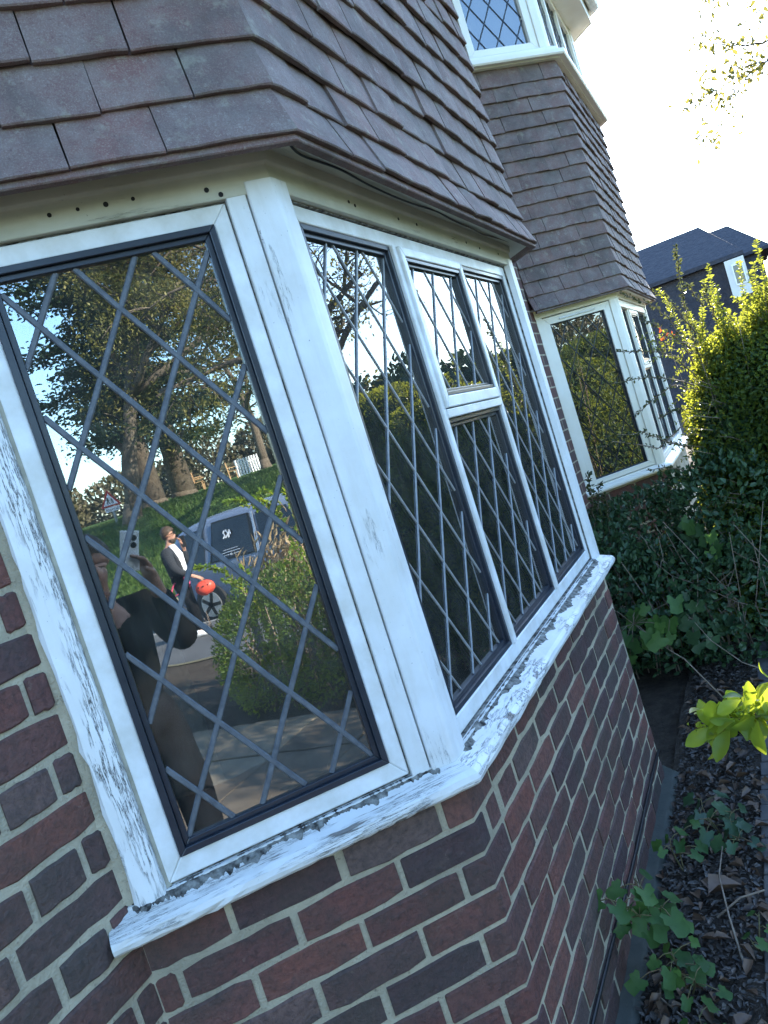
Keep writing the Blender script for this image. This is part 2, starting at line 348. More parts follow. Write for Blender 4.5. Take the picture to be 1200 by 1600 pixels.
def unit(a): return a / np.maximum(np.linalg.norm(a, axis=1, keepdims=True), 1e-9)
def leaf_geo(P, A, Nn, L, Wd, fold=0.18, curl=0.12):
    """ovate folded leaves: base P, axis A, normal Nn; returns V,F"""
    A = unit(A); S = unit(np.cross(A, Nn)); Nn = np.cross(S, A)
    L = np.broadcast_to(np.asarray(L, float).reshape(-1, 1), (len(P), 1)); Wd = np.broadcast_to(np.asarray(Wd, float).reshape(-1, 1), (len(P), 1))
    def q(a, w, up): return P + A * L * a + S * Wd * w + Nn * L * up
    V = np.stack([q(0, 0, 0), q(.35, .48, fold), q(.72, .38, fold * .7 - curl * .5), q(1, 0, -curl), q(.72, -.38, fold * .7 - curl * .5), q(.35, -.48, fold)], 1).reshape(-1, 3)
    i = np.arange(len(P))[:, None] * 6
    F = np.concatenate([i + np.array([[0, 3, 2, 1]]), i + np.array([[0, 5, 4, 3]])], 1).reshape(-1, 4)
    return V, F
def leaves(name, P, A, Nn, L, Wd, mat, parent=None, rnd=None, **k):
    V, F = leaf_geo(P, A, Nn, L, Wd, **k)
    if rnd is None: rnd = RNG.random(len(P))
    return fastmesh(name, V, F, mat, parent, np.repeat(rnd, 2))
def rand_dirs(n): return unit(RNG.normal(size=(n, 3)))

# ------------------------------------------------------------------ bay geometry frames
S2 = math.sqrt(0.5); T8 = math.tan(math.pi / 8); LB = 1.70; LA = 0.70; BAYD = 4.43
def facet(k, D):
    """returns function (s, o, z) -> world, plus tangent and normal; s runs away from the near corner, o = outwards"""
    if k == 'A': n = Vector((S2, -S2, 0)); t = Vector((-S2, -S2, 0)); p = Vector((0, D, 0))
    elif k == 'B': n = Vector((1, 0, 0)); t = Vector((0, 1, 0)); p = Vector((0, D, 0))
    else: n = Vector((S2, S2, 0)); t = Vector((-S2, S2, 0)); p = Vector((0, D + LB, 0))
    return (lambda s, o, z: p + t * s + n * o + Vector((0, 0, z))), t, n
def corner(i, D, o, z):
    """point on bay outline path with offset o: 0 = wall end A, 1 near corner, 2 far corner, 3 wall end C"""
    if i == 0: return facet('A', D)[0](LA, o, z)
    if i == 1: return Vector((o, D - o * T8, z))
    if i == 2: return Vector((o, D + LB + o * T8, z))
    return facet('C', D)[0](LA, o, z)
def sweep(prof, D, i0=0, i1=3, ext=0.0, sub=1):
    """profile [(o,z)] swept along the bay outline"""
    b = B(); rings = []
    for i in range(i0, i1 + 1):
        r = [corner(i, D, o, z) for o, z in prof]
        if i == 0 and ext: r = [p + facet('A', D)[1] * ext for p in r]
        if i == 3 and ext: r = [p + facet('C', D)[1] * ext for p in r]
        rings.append(r)
    b.loft(rings); return b
def ring_frame(b, fn, s0, s1, z0, z1, w, o0, o1, wb=None, wt=None):
    """rectangular frame: outer rect, member width w, from depth o0 to o1, mitred"""
    wb = w if wb is None else wb; wt = w if wt is None else wt
    out = [(s0, z0), (s1, z0), (s1, z1), (s0, z1)]; inn = [(s0 + w, z0 + wb), (s1 - w, z0 + wb), (s1 - w, z1 - wt), (s0 + w, z1 - wt)]
    for k in range(4):
        a, c = out[k], out[(k + 1) % 4]; d, e = inn[(k + 1) % 4], inn[k]
        g = 0.0004
        b.loft([[fn(p[0], o0, p[1]) for p in (a, c, d, e)], [fn(p[0], o1, p[1]) for p in (a, c, d, e)]])
    return b

# ------------------------------------------------------------------ shared brick and tile meshes
def brick_mesh(L, H, Dp, seed, nm='brick'):
    rr = random.Random(seed); bm = bmesh.new()
    nx = 5
    j = lambda a: rr.uniform(-a, a)
    prof = []
    for i in range(nx + 1):
        x = -L / 2 + L * i / nx
        prof.append((x, -H / 2 + j(0.0022), H / 2 + j(0.0022), j(0.0020)))
    prof[0] = (prof[0][0] + 0.001 + abs(j(.003)), prof[0][1] + .002, prof[0][2] - .002, -.002); prof[-1] = (prof[-1][0] - 0.001 - abs(j(.003)), prof[-1][1] + .002, prof[-1][2] - .002, -.002)
    V = []; F = []
    e = 0.004
    for x, a, c, d in prof:
        V += [(x, -Dp, a), (x, -e + d, a), (x, d, a + e), (x, d, c - e), (x, -e + d, c), (x, -Dp, c)]
    for i in range(nx):
        for k in range(5):
            F.append([i * 6 + k, i * 6 + k + 6, i * 6 + k + 7, i * 6 + k + 1])
    F.append([0, 1, 2, 3, 4, 5]); F.append([nx * 6 + k for k in range(5, -1, -1)])
    # local: x along wall, y outward, z up
    me = mesh(nm, V, F, MT['brick']); bm.from_mesh(me); bmesh.ops.recalc_face_normals(bm, faces=bm.faces); bm.to_mesh(me); bm.free()
    return me
BR_S = [brick_mesh(0.2135, 0.0645, 0.03, i) for i in range(12)]
BR_H = [brick_mesh(0.102, 0.0645, 0.03, 20 + i) for i in range(6)]
def fmat(p, t, n, jit=True):
    z = Vector((0, 0, 1)); m = Matrix((t, n, z)).transposed().to_4x4(); m.translation = p
    if jit:
        m = m @ Matrix.Rotation(random.gauss(0, 0.006), 4, 'Y') @ Matrix.Rotation(random.gauss(0, 0.006), 4, 'Z')
        m.translation += n * random.gauss(0, 0.0014)
        m = m @ Matrix.Diagonal((1 + random.uniform(-.02, .012), 1, 1 + random.uniform(-.03, .02), 1))
    return m
def custom(name, b, mat, parent, grain=None, bevel=0.0):
    o = b.to(name, mat, parent, grain=grain, bevel=bevel)
    bm = bmesh.new(); bm.from_mesh(o.data); bmesh.ops.recalc_face_normals(bm, faces=bm.faces); bm.to_mesh(o.data); bm.free()
    return o

CZ = 0.075; BO = 0.024          # brick course, brick face offset
def brick_courses(D, parent, zs, do=('A', 'B'), maxA=.668):
    for r, zc in enumerate(zs):
        even = r % 2
        lA, lB = (0.165, 0.036) if even else (0.048, 0.118)
        # squint brick round the near corner
        b = B(); rings = []
        g = BO * T8
        for o in (BO - 0.028, BO):
            rings.append([(facet('A', D)[0](lA, o, 0)).to_2d(), corner(1, D, o, 0).to_2d(), facet('B', D)[0](lB, o, 0).to_2d()])
        pl = [*rings[1], *rings[0][::-1]]
        b.prism([tuple(p) for p in pl], zc - 0.0323, zc + 0.0323)
        custom('brick', b, MT['brick'], parent, bevel=0.004)
        for k, l0, lim in (('A', lA, maxA), ('B', lB, LB)):
            if k not in do: continue
            fn, t, n = facet(k, D); s = l0 + 0.010; first = True
            while s < lim - 0.03:
                L = min(0.214, lim - s - (0.004 if k == 'A' else -0.008))
                if k == 'B' and L > 0.17 and lim - s - L < 0.09: L = 0.214
                if abs(L - 0.214) < 1e-6: me = random.choice(BR_S)
                else: me = brick_mesh(L, 0.0645, 0.03, random.randrange(9999))
                place('brick', me, fmat(fn(s + L / 2, BO, zc), -t if k == 'A' else t, n), parent)
                s += L + 0.010 + random.gauss(0, 0.0012)

TW = 0.165; TG = 0.1
def tile_o(r): return (0.134, 0.110, 0.098, 0.095)[min(r, 3)]
def tile_mesh(L0, L1, T0, T1, ob, ot, seed, H=0.132):
    """one hanging tile in facet coordinates local x = along, y = out, z = up from the tail edge; slanted ends allowed"""
    rr = random.Random(seed); V = []; F = []; n = 5; th = rr.uniform(.0095, .0135); cam_ = rr.uniform(.0008, .0042)
    for i in range(n + 1):
        f = i / n; c = cam_ * (1 - (2 * f - 1) ** 2) + rr.uniform(-.0006, .0006)
        xb = L0 + (L1 - L0) * f; xt = T0 + (T1 - T0) * f; dz = rr.uniform(-.0012, .0012)
        V += [(xt, ot - th, H), (xb, ob - th, dz), (xb, ob + c - .002, dz), (xb, ob + c, dz + .003), (xt, ot + c, H)]
    for i in range(n):
        for k in range(4): F.append([i * 5 + k, i * 5 + k + 1, i * 5 + k + 6, i * 5 + k + 5])
        F.append([i * 5 + 4, i * 5, i * 5 + 5, i * 5 + 9])
    F.append([0, 1, 2, 3, 4][::-1]); F.append([n * 5 + k for k in range(5)])
    me = mesh('tile', V, F, MT['tile']); bm = bmesh.new(); bm.from_mesh(me); bmesh.ops.recalc_face_normals(bm, faces=bm.faces); bm.to_mesh(me); bm.free()
    return me
def hang_tiles(D, parent, rows, z0=2.236, nB=None):
    cache = {}
    for r in range(rows):
        z = z0 + r * TG; ob = tile_o(r); ot = tile_o(r + 1) - 0.0135
        ot = ot - (ob - ot) * 0.3 if r < 2 else ot - 0.006
        for k in ('A', 'B', 'C'):
            if k == 'C' and r > 30: continue
            fn, t, n = facet(k, D)
            sgn = -1
            e0b, e0t = -ob * T8, -ot * T8             # ridge end, bottom and top
            lim = LA + 0.02 if k != 'B' else LB
            e1b, e1t = (lim, lim) if k != 'B' else (LB + ob * T8, LB + ot * T8)
            off = (0.085 if r % 2 else 0.085 + TW / 2) + (0.02 if k == 'A' else 0.0)
            joints = []; s = off - TW
            while s < lim - 0.03:
                if s > 0.03: joints.append(s)
                s += TW
            ed = [None] + joints + [None]
            for i in range(len(ed) - 1):
                a, c = ed[i], ed[i + 1]
                x0b, x0t = (e0b, e0t) if a is None else (a + .0012, a + .0012)
                x1b, x1t = (e1b, e1t) if c is None else (c - .0012, c - .0012)
                mid = (x0b + x1b) / 2
                full = a is not None and c is not None
                key = (min(r, 3), random.randrange(9)) if full else None
                if full:
                    if key not in cache: cache[key] = tile_mesh(-TW / 2 + .0012, TW / 2 - .0012, -TW / 2 + .0012, TW / 2 - .0012, ob, ot, random.randrange(9999))
                    me = cache[key]
                    m = Matrix((t, n, Vector((0, 0, 1)))).transposed().to_4x4(); m.translation = fn(mid, random.gauss(0, .0020), z + random.gauss(0, .0026))
                    m = m @ Matrix.Rotation(random.gauss(0, .010), 4, 'Y') @ Matrix.Rotation(random.gauss(0, .010), 4, 'Z')
                else:
                    me = tile_mesh(x0b - mid, x1b - mid, x0t - mid, x1t - mid, ob, ot, random.randrange(9999))
                    m = Matrix((t, n, Vector((0, 0, 1)))).transposed().to_4x4(); m.translation = fn(mid, 0, z + random.gauss(0, .001))
                place('tile', me, m, parent)

def lead_lines(fn, s0, s1, z0, z1, ps, pz, cs, cz, w, o, parent, mat, th=0.003):
    """two families of diagonal strips clipped to a rectangle, each strip one part"""
    sl_ = pz / ps
    for sg in (1, -1):
        b0 = cz - sg * sl_ * cs
        for k in range(-14, 15):
            c = b0 + k * pz
            pts = []
            for s in (s0, s1):
                z = sg * sl_ * s + c
                if z0 <= z <= z1: pts.append((s, z))
            for z in (z0, z1):
                s = (z - c) / (sg * sl_)
                if s0 < s < s1: pts.append((s, z))
            if len(pts) < 2: continue
            (sa, za), (sb, zb) = pts[0], pts[1]
            L = math.hypot(sb - sa, zb - za)
            if L < 0.03: continue
            ds, dz = (sb - sa) / L, (zb - za) / L
            oo = o + (0.0008 if sg > 0 else 0)
            b = B(); rings = []
            nseg = max(2, int(L / 0.08))
            for q in range(nseg + 1):
                f = q / nseg; x = sa + (sb - sa) * f; z = za + (zb - za) * f
                wv = w * (1 + random.uniform(-.06, .06)); jx = random.gauss(0, .0006)
                x += -dz * jx; z += ds * jx
                rings.append([fn(x - dz * wv / 2, oo, z + ds * wv / 2), fn(x - dz * wv * .3, oo + th, z + ds * wv * .3), fn(x + dz * wv * .3, oo + th, z - ds * wv * .3), fn(x + dz * wv / 2, oo, z - ds * wv / 2)])
            b.loft(rings); b.to('lead_strip', mat, parent)

def pane(fn, s0, s1, z0, z1, o, parent, mat=None):
    b = B(); b.loft([[fn(s0, o - .004, z0), fn(s1, o - .004, z0), fn(s1, o - .004, z1), fn(s0, o - .004, z1)], [fn(s0, o, z0), fn(s1, o, z0), fn(s1, o, z1), fn(s0, o, z1)]])
    return b.to('pane', mat or MT['glass'], parent)

def light_unit(fn, s0, s1, z0, z1, parent, ps, pz, cs, cz, dw=0.024, o=0.0, lw=0.011, dark='dark', lead='lead'):
    """dark sash + pane + diamond leads in one rectangle (s0..s1, z0..z1)"""
    b = B(); ring_frame(b, fn, s0, s1, z0, z1, dw * .55, o - 0.03, o + 0.006); ring_frame(b, fn, s0 + dw * .55, s1 - dw * .55, z0 + dw * .55, z1 - dw * .55, dw * .45, o - 0.03, o - 0.003)
    b.to('dark_frame', MT[dark], parent, bevel=0.0015)
    a = dw - .003
    pane(fn, s0 + a, s1 - a, z0 + a, z1 - a, o - .012, parent)
    lead_lines(fn, s0 + dw, s1 - dw, z0 + dw, z1 - dw, ps, pz, cs, cz, lw, o - .012, parent, MT[lead])

# ------------------------------------------------------------------ the two bay-fronted houses
def bay_polygon(D, o, back=-0.9):
    p = [corner(i, D, o, 0) for i in range(4)]
    return [(back, p[0].y), (p[0].x, p[0].y), (p[1].x, p[1].y), (p[2].x, p[2].y), (p[3].x, p[3].y), (back, p[3].y)]
WX = -0.455
def house(D, near, label):
    y0, y1 = (-3.4, 3.05) if near else (3.05, 9.2)
    root = thing('house', (WX, D + 0.85, 0), label, 'house', 'tile hung houses with canted bays')
    # brickwork: mortar body first, then the bricks
    wall = B()
    wall.loft([[corner(i, D, o, z) for o, z in ((-.1, -.1), (.0195, -.1), (.0195, .936), (-.1, .936))] for i in range(4)])
    ya, yb = D - .476, D + LB + .476
    for a, c in ((y0, ya), (yb, y1)):
        m_ = -1.135 if (near and a == y0) else None
        if m_: wall.box((WX - .1285, (m_ + c) / 2, 2.4), (.247, c - m_, 5.0))
        sw = (a, m_) if m_ else (a, c)
        B().box((WX - .12, (sw[0] + sw[1]) / 2, 2.4), (.246, sw[1] - sw[0] - .001, 5.0)).to('side_wall', MT['brick_far'], root)
    wo = wall.to('brick_wall', MT['mortar'], root)
    zs = [0.883 - CZ * k for k in range(12)]
    if near:
        brick_courses(D, wo, zs)
        rnd_ = random.Random(5)
        for k in range(-4, 17):                      # house wall left of the bay, Flemish bond
            z = 0.883 + CZ * k; y = ya - .001 - (0.057 if k % 2 else 0.0); i = k % 2
            while y > -1.12:
                L = 0.214 if i % 2 == 0 else 0.102
                if k % 2 and i == 1:
                    place('brick', brick_mesh(.047, .0645, .03, k + 50), fmat(Vector((WX, ya - .0245, z)), Vector((0, 1, 0)), Vector((1, 0, 0))), wo)
                me = rnd_.choice(BR_S if L > .2 else BR_H)
                place('brick', me, fmat(Vector((WX, y - L / 2, z)), Vector((0, 1, 0)), Vector((1, 0, 0))), wo)
                y -= L + 0.010; i += 1
    else:
        brick_courses(D, wo, zs[:7], do=('A',))
    # plinth
    pl = sweep([(-.05, -.15), (.074, -.15), (.076, .018), (.060, .032), (-.05, .034)], D)
    pl.to('plinth', MT['concrete'], root, bevel=.004)
    # sill
    prof = [(-.06, .9365), (.030, .9365), (.036, .931), (.066, .933), (.0745, .940), (.0765, .949), (.073, .959), (.064, .966), (.022, .981), (.0215, .986), (-.06, .988)]
    names = (('A', 0, 1), ('B', 1, 2), ('C', 2, 3))
    sp = MT['paint_sill'] if near else MT['upvc_clean']
    for k, a, c in names:
        fn, t, n = facet(k, D)
        b = B(); R_ = []
        NS = 36 if (near and k != 'C') else 1
        e0 = [corner(a, D, o, z) for o, z in prof]; e1 = [corner(c, D, o, z) for o, z in prof]
        rr = random.Random(3)
        for q in range(NS + 1):
            f = q / NS
            ring = [p.lerp(r, f) for p, r in zip(e0, e1)]
            if 0 < q < NS: ring = [p + n * rr.gauss(0, .0009) + Vector((0, 0, rr.gauss(0, .0006))) if i in (3, 4, 5, 6, 7) else p for i, p in enumerate(ring)]
            R_.append(ring)
        b.loft(R_); b.to('window_sill', sp, root, grain=t)
    if near:
        # dirt and moss lodged where the frame meets the sill
        for k, s0, s1 in (('A', .03, .655), ('B', .03, 1.63)):
            fn, t, n = facet(k, D); b = B(); rr = random.Random(9); rings = []
            m = 260; e_ = .0; g_ = .0
            for q in range(m + 1):
                s = s0 + (s1 - s0) * q / m; e_ = e_ * .90 + rr.gauss(0, .0026); g_ = g_ * .8 + rr.gauss(0, .0006)
                w = max(.0006, (.008 if k == 'A' else .010) + e_); h = max(.0002, .0014 + g_)
                rings.append([fn(s, .012, .9795), fn(s, .013, .986 + h * .7), fn(s, .022, .983 + h), fn(s, .024 + w * .5, .9795 + h * .5), fn(s, .026 + w, .9785 - w * .3)])
            b.loft(rings); kind(b.to('joint_dirt', MT['grot'], root), 'stuff')
        # mortar fillet between the window post and the house wall
        f_ = facet('A', D)[0]
        B().prism([tuple(f_(.640, .013, 0).to_2d()), tuple(f_(.640, -.05, 0).to_2d()), (-.52, -.465), (-.4625, -.486)], .955, 2.26).to('mortar_fillet', MT['mortar'], root)
        B().prism([tuple(f_(.5805, .0125, 0).to_2d()), tuple(f_(.5905, .0155, 0).to_2d()), tuple(f_(.5905, -.02, 0).to_2d()), tuple(f_(.5805, -.02, 0).to_2d())], .983, 2.178).to('sealant', simple('old_sealant', (.42, .39, .31), (.30, .28, .22), 30, .8, .4, 90), root)
    # ---------------- windows
    paint = MT['paint'] if near else MT['upvc_clean']
    fr = MT['upvc'] if near else MT['upvc_clean']
    for k in ('A', 'C'):
        fn, t, n = facet(k, D); det = k == 'A'
        b = B()
        if near: ring_frame(b, fn, .090, .5845, .991, 2.1765, .0335, -.05, .0145, wb=.039, wt=.0365)
        else: ring_frame(b, fn, .060, .6150, .9905, 2.190, .052, -.05, .022, wb=.036, wt=.050)
        w = b.to('side_window', fr, root, bevel=.003)
        if near: light_unit(fn, .1236, .551, 1.030, 2.140, w, .1455, .2265, .3375, 2.0285, dw=.024, o=.014, lw=.0115)
        else:
            light_unit(fn, .112, .563, 1.0265, 2.140, w, .1455, .2265, .3375, 2.0285, dw=.008, o=.008, lw=.0085, lead='dark')
            if det: B().box(fn(.335, .0265, 2.163), (.30, .012, .014), (t, n, Vector((0, 0, 1)))).to('trickle_vent', MT['upvc'], w, bevel=.003)
        if near:
            # timber post against the house wall, outer fillet, and the bead groove round the frame
            b = B(); rings = []; rr = random.Random(4); NS = 40
            for q in range(NS + 1):
                z = .978 + (2.20 - .978) * q / NS; g = lambda: rr.gauss(0, .0011)
                rings.append([fn(.5885, -.05, z), fn(.590 + g() * .4, .012, z), fn(.5935 + g(), .0265 + g() * .6, z), fn(.620, .0285 + g() * .5, z), fn(.6425 + g(), .0275 + g() * .6, z), fn(.6475 + 2 * g(), .0205, z), fn(.649, -.05, z)])
            b.loft(rings); b.to('window_post', MT['paint_post'], root, grain=(0, 0, 1))
            b = B(); ring_frame(b, fn, .0865, .5890, .986, 2.1805, .0040, -.045, .0085)
            b.to('frame_joint', MT['grot'], root)
        else:
            B().prism([tuple(fn(s, o, 0).to_2d()) for s, o in ((.617, -.05), (.617, .028), (.665, .028), (.665, -.05))], .983, 2.2).to('window_post', paint, root, bevel=.003)
    # front window: three lights, the middle one split by a transom
    fn, t, n = facet('B', D)
    zb, zt = (1.030, 2.140)
    b = B(); b2 = B()
    if near: ring_frame(b, fn, .062, LB - .062, .991, 2.1765, .0325, -.05, .003, wb=.039, wt=.0365)
    else: ring_frame(b, fn, .058, LB - .058, .9905, 2.190, .038, -.05, .022, wb=.036, wt=.050)
    for s in (.565, 1.0875): b.box(fn(s, -.0215, 1.585), (.022 if near else .05, .062, 1.112), (t, n, Vector((0, 0, 1))))
    w = b.to('front_window', fr, root, bevel=.003)
    lights = [(.0948, .5538, zb, zt, .4733, 2.0248), (.5762, 1.0762, zb, 1.664, .788, 1.805), (1.0988, LB - .0948, zb, zt, 1.2448, 2.0284)]
    for (a, c, z0, z1, cs, cz) in lights:
        light_unit(fn, a, c, z0, z1, w, .1535, .231, cs, cz, dw=.024 if near else .014, o=-.006, lw=.0052, lead='lead_pale' if near else 'dark')
    # top-hung vent, its sash standing proud of the frame
    b = B(); b.box(fn(.826, -.018, 1.677), (.500, .062, .025), (t, n, Vector((0, 0, 1)))); b.to('transom', fr, w, bevel=.003)
    b = B(); ring_frame(b, fn, .578, 1.074, 1.692, 2.138, .026, -.02, .018, wb=.032, wt=.026); v = b.to('vent_sash', fr, w, bevel=.003)
    light_unit(fn, .605, 1.047, 1.725, 2.111, w, .1535, .231, .8018, 2.04, dw=.020, o=.008, lw=.0052, lead='lead_pale' if near else 'dark')
    if near:
        b = B(); ring_frame(b, fn, .0590, LB - .0590, .986, 2.1805, .0032, -.045, .0085); b.to('frame_joint', MT['grot'], root)
    # corner posts
    for sgn, kk in ((1, 'A'), (-1, 'C')):
        fa = facet(kk, D)[0]; fb = (lambda s, o, z: fn(s, o, z)) if sgn == 1 else (lambda s, o, z: fn(LB - s, o, z))
        c = (lambda o: corner(1 if sgn == 1 else 2, D, o, 0))
        zl, zh = .979, 2.205
        P = lambda f, s, o: tuple(f(s, o, 0).to_2d())
        if near:
            b = B().prism([P(fa, .0862, -.04), P(fa, .0862, .021), P(fa, .0470, .0215), P(fa, .0465, -.02)], zl, zh)
            custom('post_board', b, MT['paint'], root, grain=(0, 0, 1), bevel=.0025)
            pts = [P(fa, .0440, -.02), P(fa, .0440, .024), P(fa, .0425, .0265), P(fa, .0030, .0275), tuple(c(.0265).to_2d()), P(fb, .003, .0275), P(fb, .0440, .0265), P(fb, .0455, .022), P(fb, .0550, .008), P(fb, .0585, .0045), P(fb, .0585, -.04), tuple(c(-.05).to_2d())]
        else:
            pts = [P(fa, .057, -.03), P(fa, .057, .030), P(fa, .012, .031), P(fb, .012, .031), P(fb, .055, .030), P(fb, .055, -.03), tuple(c(-.05).to_2d())]
        b = B().prism(pts, zl, zh)
        custom('corner_post', b, paint, root, grain=(0, 0, 1), bevel=.002)
    # head, soffit and undercourse
    hp = [(-.06, 2.1815), (.0225, 2.1815), (.0235, 2.232), (.0305, 2.236), (.0315, 2.262), (-.06, 2.262)]
    if not near: hp = [(-.06, 2.196), (.032, 2.196), (.034, 2.262), (-.06, 2.262)]
    for k, a, c in names:
        b = B(); b.loft([[corner(a, D, o, z) for o, z in hp], [corner(c, D, o, z) for o, z in hp]])
        h = b.to('window_head', MT['paint_head'] if near else paint, root, grain=facet(k, D)[1], bevel=.002)
        if near and k != 'C':
            f2, t2, n2 = facet(k, D)
            spots = ((.255, 2.212), (.305, 2.211), (.355, 2.2115), (.405, 2.2105), (.118, 2.203), (.094, 2.190)) if k == 'A' else ((.33, 2.212), (.36, 2.208), (.62, 2.213), (.75, 2.216), (1.18, 2.214), (1.32, 2.210), (1.55, 2.214))
            for s, z in spots: B().cyl(f2(s, .0235, z), n2, random.uniform(.0032, .0052) if k == 'A' else .004, .0025, 10).to('screw_head', MT['cable'], h)
    for k, a, c in names:
        b = B(); b.loft([[corner(a, D, o, z) for o, z in ((.02, 2.2635), (.108, 2.2375), (.112, 2.2455), (.02, 2.273))], [corner(c, D, o, z) for o, z in ((.02, 2.2635), (.108, 2.2375), (.112, 2.2455), (.02, 2.273))]])
        b.to('soffit', MT['paint_head'] if near else paint, root, grain=facet(k, D)[1])
    b = sweep([(.106, 2.2215), (.1235, 2.2215), (.1255, 2.224), (.118, 2.249), (.100, 2.249)], D); b.to('undercourse', MT['tile'], root)
    # tile hanging
    b = sweep([(-.1, 2.275), (.045, 2.275), (.050, 3.93), (-.1, 3.93)], D); th = b.to('tile_hanging', MT['mortar_dark'], root)
    hang_tiles(D, th, 16)
    # upper storey
    us = sweep([(-.06, 3.855), (.110, 3.855), (.112, 3.862), (.150, 3.858), (.158, 3.868), (.158, 3.892), (.120, 3.902), (.118, 3.928), (.085, 3.95), (-.06, 3.952)], D)
    us.to('upper_sill', MT['upvc_clean'], root)
    for k in ('A', 'B', 'C'):
        f2, t2, n2 = facet(k, D); L = LB if k == 'B' else .64
        b = B(); ring_frame(b, f2, .045, L - .045, 3.953, 4.70, .055, -.02, .055)
        ls = [(.10, L - .10)]
        if k == 'B':
            for s in (.575, 1.125): b.box(f2(s, .0165, 4.3265), (.06, .07, .63), (t2, n2, Vector((0, 0, 1))))
            ls = [(.10, .545), (.605, 1.095), (1.155, LB - .10)]
        wu = b.to('upper_window', MT['upvc_clean'], root, bevel=.003)
        for a, c in ls:
            pane(f2, a, c, 4.008, 4.645, .03, wu)
            if k != 'C': lead_lines(f2, a, c, 4.008, 4.645, .15, .23, (a + c) / 2, 4.3, .010, .031, wu, MT['dark'])
    for sgn, kk in ((1, 'A'), (-1, 'C')):
        fa = facet(kk, D)[0]; fb = (lambda s, o, z: fn(s, o, z)) if sgn == 1 else (lambda s, o, z: fn(LB - s, o, z))
        P = lambda f, s, o: tuple(f(s, o, 0).to_2d())
        b = B().prism([P(fa, .043, -.0), P(fa, .043, .065), P(fa, -.01, .068), P(fb, -.01, .068), P(fb, .043, .065), P(fb, .043, 0), tuple(corner(1 if sgn == 1 else 2, D, -.05, 0).to_2d())], 3.945, 4.72)
        custom('upper_corner_post', b, MT['upvc_clean'], root, bevel=.003)
    # eaves: soffit board, fascia and gutter
    sweep([(-.2, 4.705), (.225, 4.705), (.225, 4.74), (-.2, 4.74)], D).to('eaves_soffit', MT['upvc_clean'], root)
    sweep([(.2255, 4.695), (.243, 4.695), (.243, 4.86), (.2255, 4.86)], D).to('fascia', MT['upvc_clean'], root)
    gp = [(.245 + .05 - .048 * math.cos(a), 4.835 - .05 * math.sin(a)) for a in [math.pi * q / 7 for q in range(8)]] + [(.300 + .043 * math.cos(a), 4.835 - .044 * math.sin(a)) for a in [math.pi * (7 - q) / 7 for q in range(0)]]
    gp = gp + [(o - .004 * (1 if o > .295 else -1), z + .005) for o, z in gp[::-1]]
    sweep(gp, D).to('gutter', MT['upvc'], root)
    # roof
    b = B(); e = [corner(i, D, .30, 4.84) for i in range(4)]
    ap = Vector((-1.9, D + .85, 6.6))
    rid = [Vector((-3.9, y0, 7.6)), Vector((-3.9, y1, 7.6))]
    ev = [Vector((WX + .3, y0, 4.84)), Vector((WX + .3, y1, 4.84))]
    dn = Vector((0, 0, -.06))
    def sl_(pts): b.loft([[p + dn for p in pts], pts])
    sl_([ev[0], ev[1], rid[1], rid[0]])
    for i in range(3): sl_([e[i] + Vector((0, 0, .02)), e[i + 1] + Vector((0, 0, .02)), ap])
    sl_([rid[0], rid[1], Vector((-8, y1, 4.84)), Vector((-8, y0, 4.84))])
    b.to('roof', MT['roof_far'], root)
    b = B(); b.box((-4.2, y0 + .06 if near else y1 - .06, 2.4), (7.2, .12, 4.9)); b.box((-7.8, (y0 + y1) / 2, 2.4), (.12, y1 - y0 - .3, 4.9)); b.to('gable_wall', MT['render'], root)
    # rooms behind the glass
    b = B()
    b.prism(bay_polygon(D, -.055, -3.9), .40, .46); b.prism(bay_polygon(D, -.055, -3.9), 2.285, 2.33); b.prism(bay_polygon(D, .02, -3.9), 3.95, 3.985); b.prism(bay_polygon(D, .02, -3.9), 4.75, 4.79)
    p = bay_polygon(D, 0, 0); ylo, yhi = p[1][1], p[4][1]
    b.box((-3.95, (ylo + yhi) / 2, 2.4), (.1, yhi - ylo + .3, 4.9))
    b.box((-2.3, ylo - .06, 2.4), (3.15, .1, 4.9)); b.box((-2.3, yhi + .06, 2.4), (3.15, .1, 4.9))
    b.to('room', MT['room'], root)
    ib = sweep([(-.30, .90), (-.055, .90), (-.055, .935), (-.30, .935)], D); ib.to('window_board', MT['room_floor'], root)
    return root

H1 = house(0.0, True, 'brick house with flaking white bay window filling the left of the photo')
H2 = house(BAYD, False, 'neighbouring house with clean cream bay window beyond the hedge twigs')

# curtain just inside the near side window, and an added drawn one that blocks the sun
def curtain(name, fn, s0, s1, o, z0, z1, mat, label, amp=.018, waves=5, taper=0.0):
    b = B(); n = 40; rows = 8; rings = []
    for r in range(rows + 1):
        f = r / rows; z = z0 + (z1 - z0) * f; ring = []
        for q in range(n + 1):
            g = q / n; s = s0 + (s1 - s0) * g * (1 - taper * f)
            ring.append(fn(s, o + amp * math.sin(g * waves * 2 * math.pi + .6 * math.sin(f * 3)), z))
        back = [p - fn(0, .004, 0) + fn(0, 0, 0) for p in ring[::-1]]
        rings.append(ring + back)
    b.loft(rings); t = b.to(name, mat, None, smooth=True); return tag(t, label, 'curtain')
fA = facet('A', 0)[0]
curtain('curtain', fA, .43, .62, -.20, .95, 2.24, MT['curtain'], 'pale olive curtain hanging inside the near side window', waves=3)

curtain('curtain', facet('C', 0)[0], .03, .64, -.10, .95, 2.24, MT['curtain'], 'drawn olive curtain added inside the hidden side window to keep sun out of the near bay', waves=6)

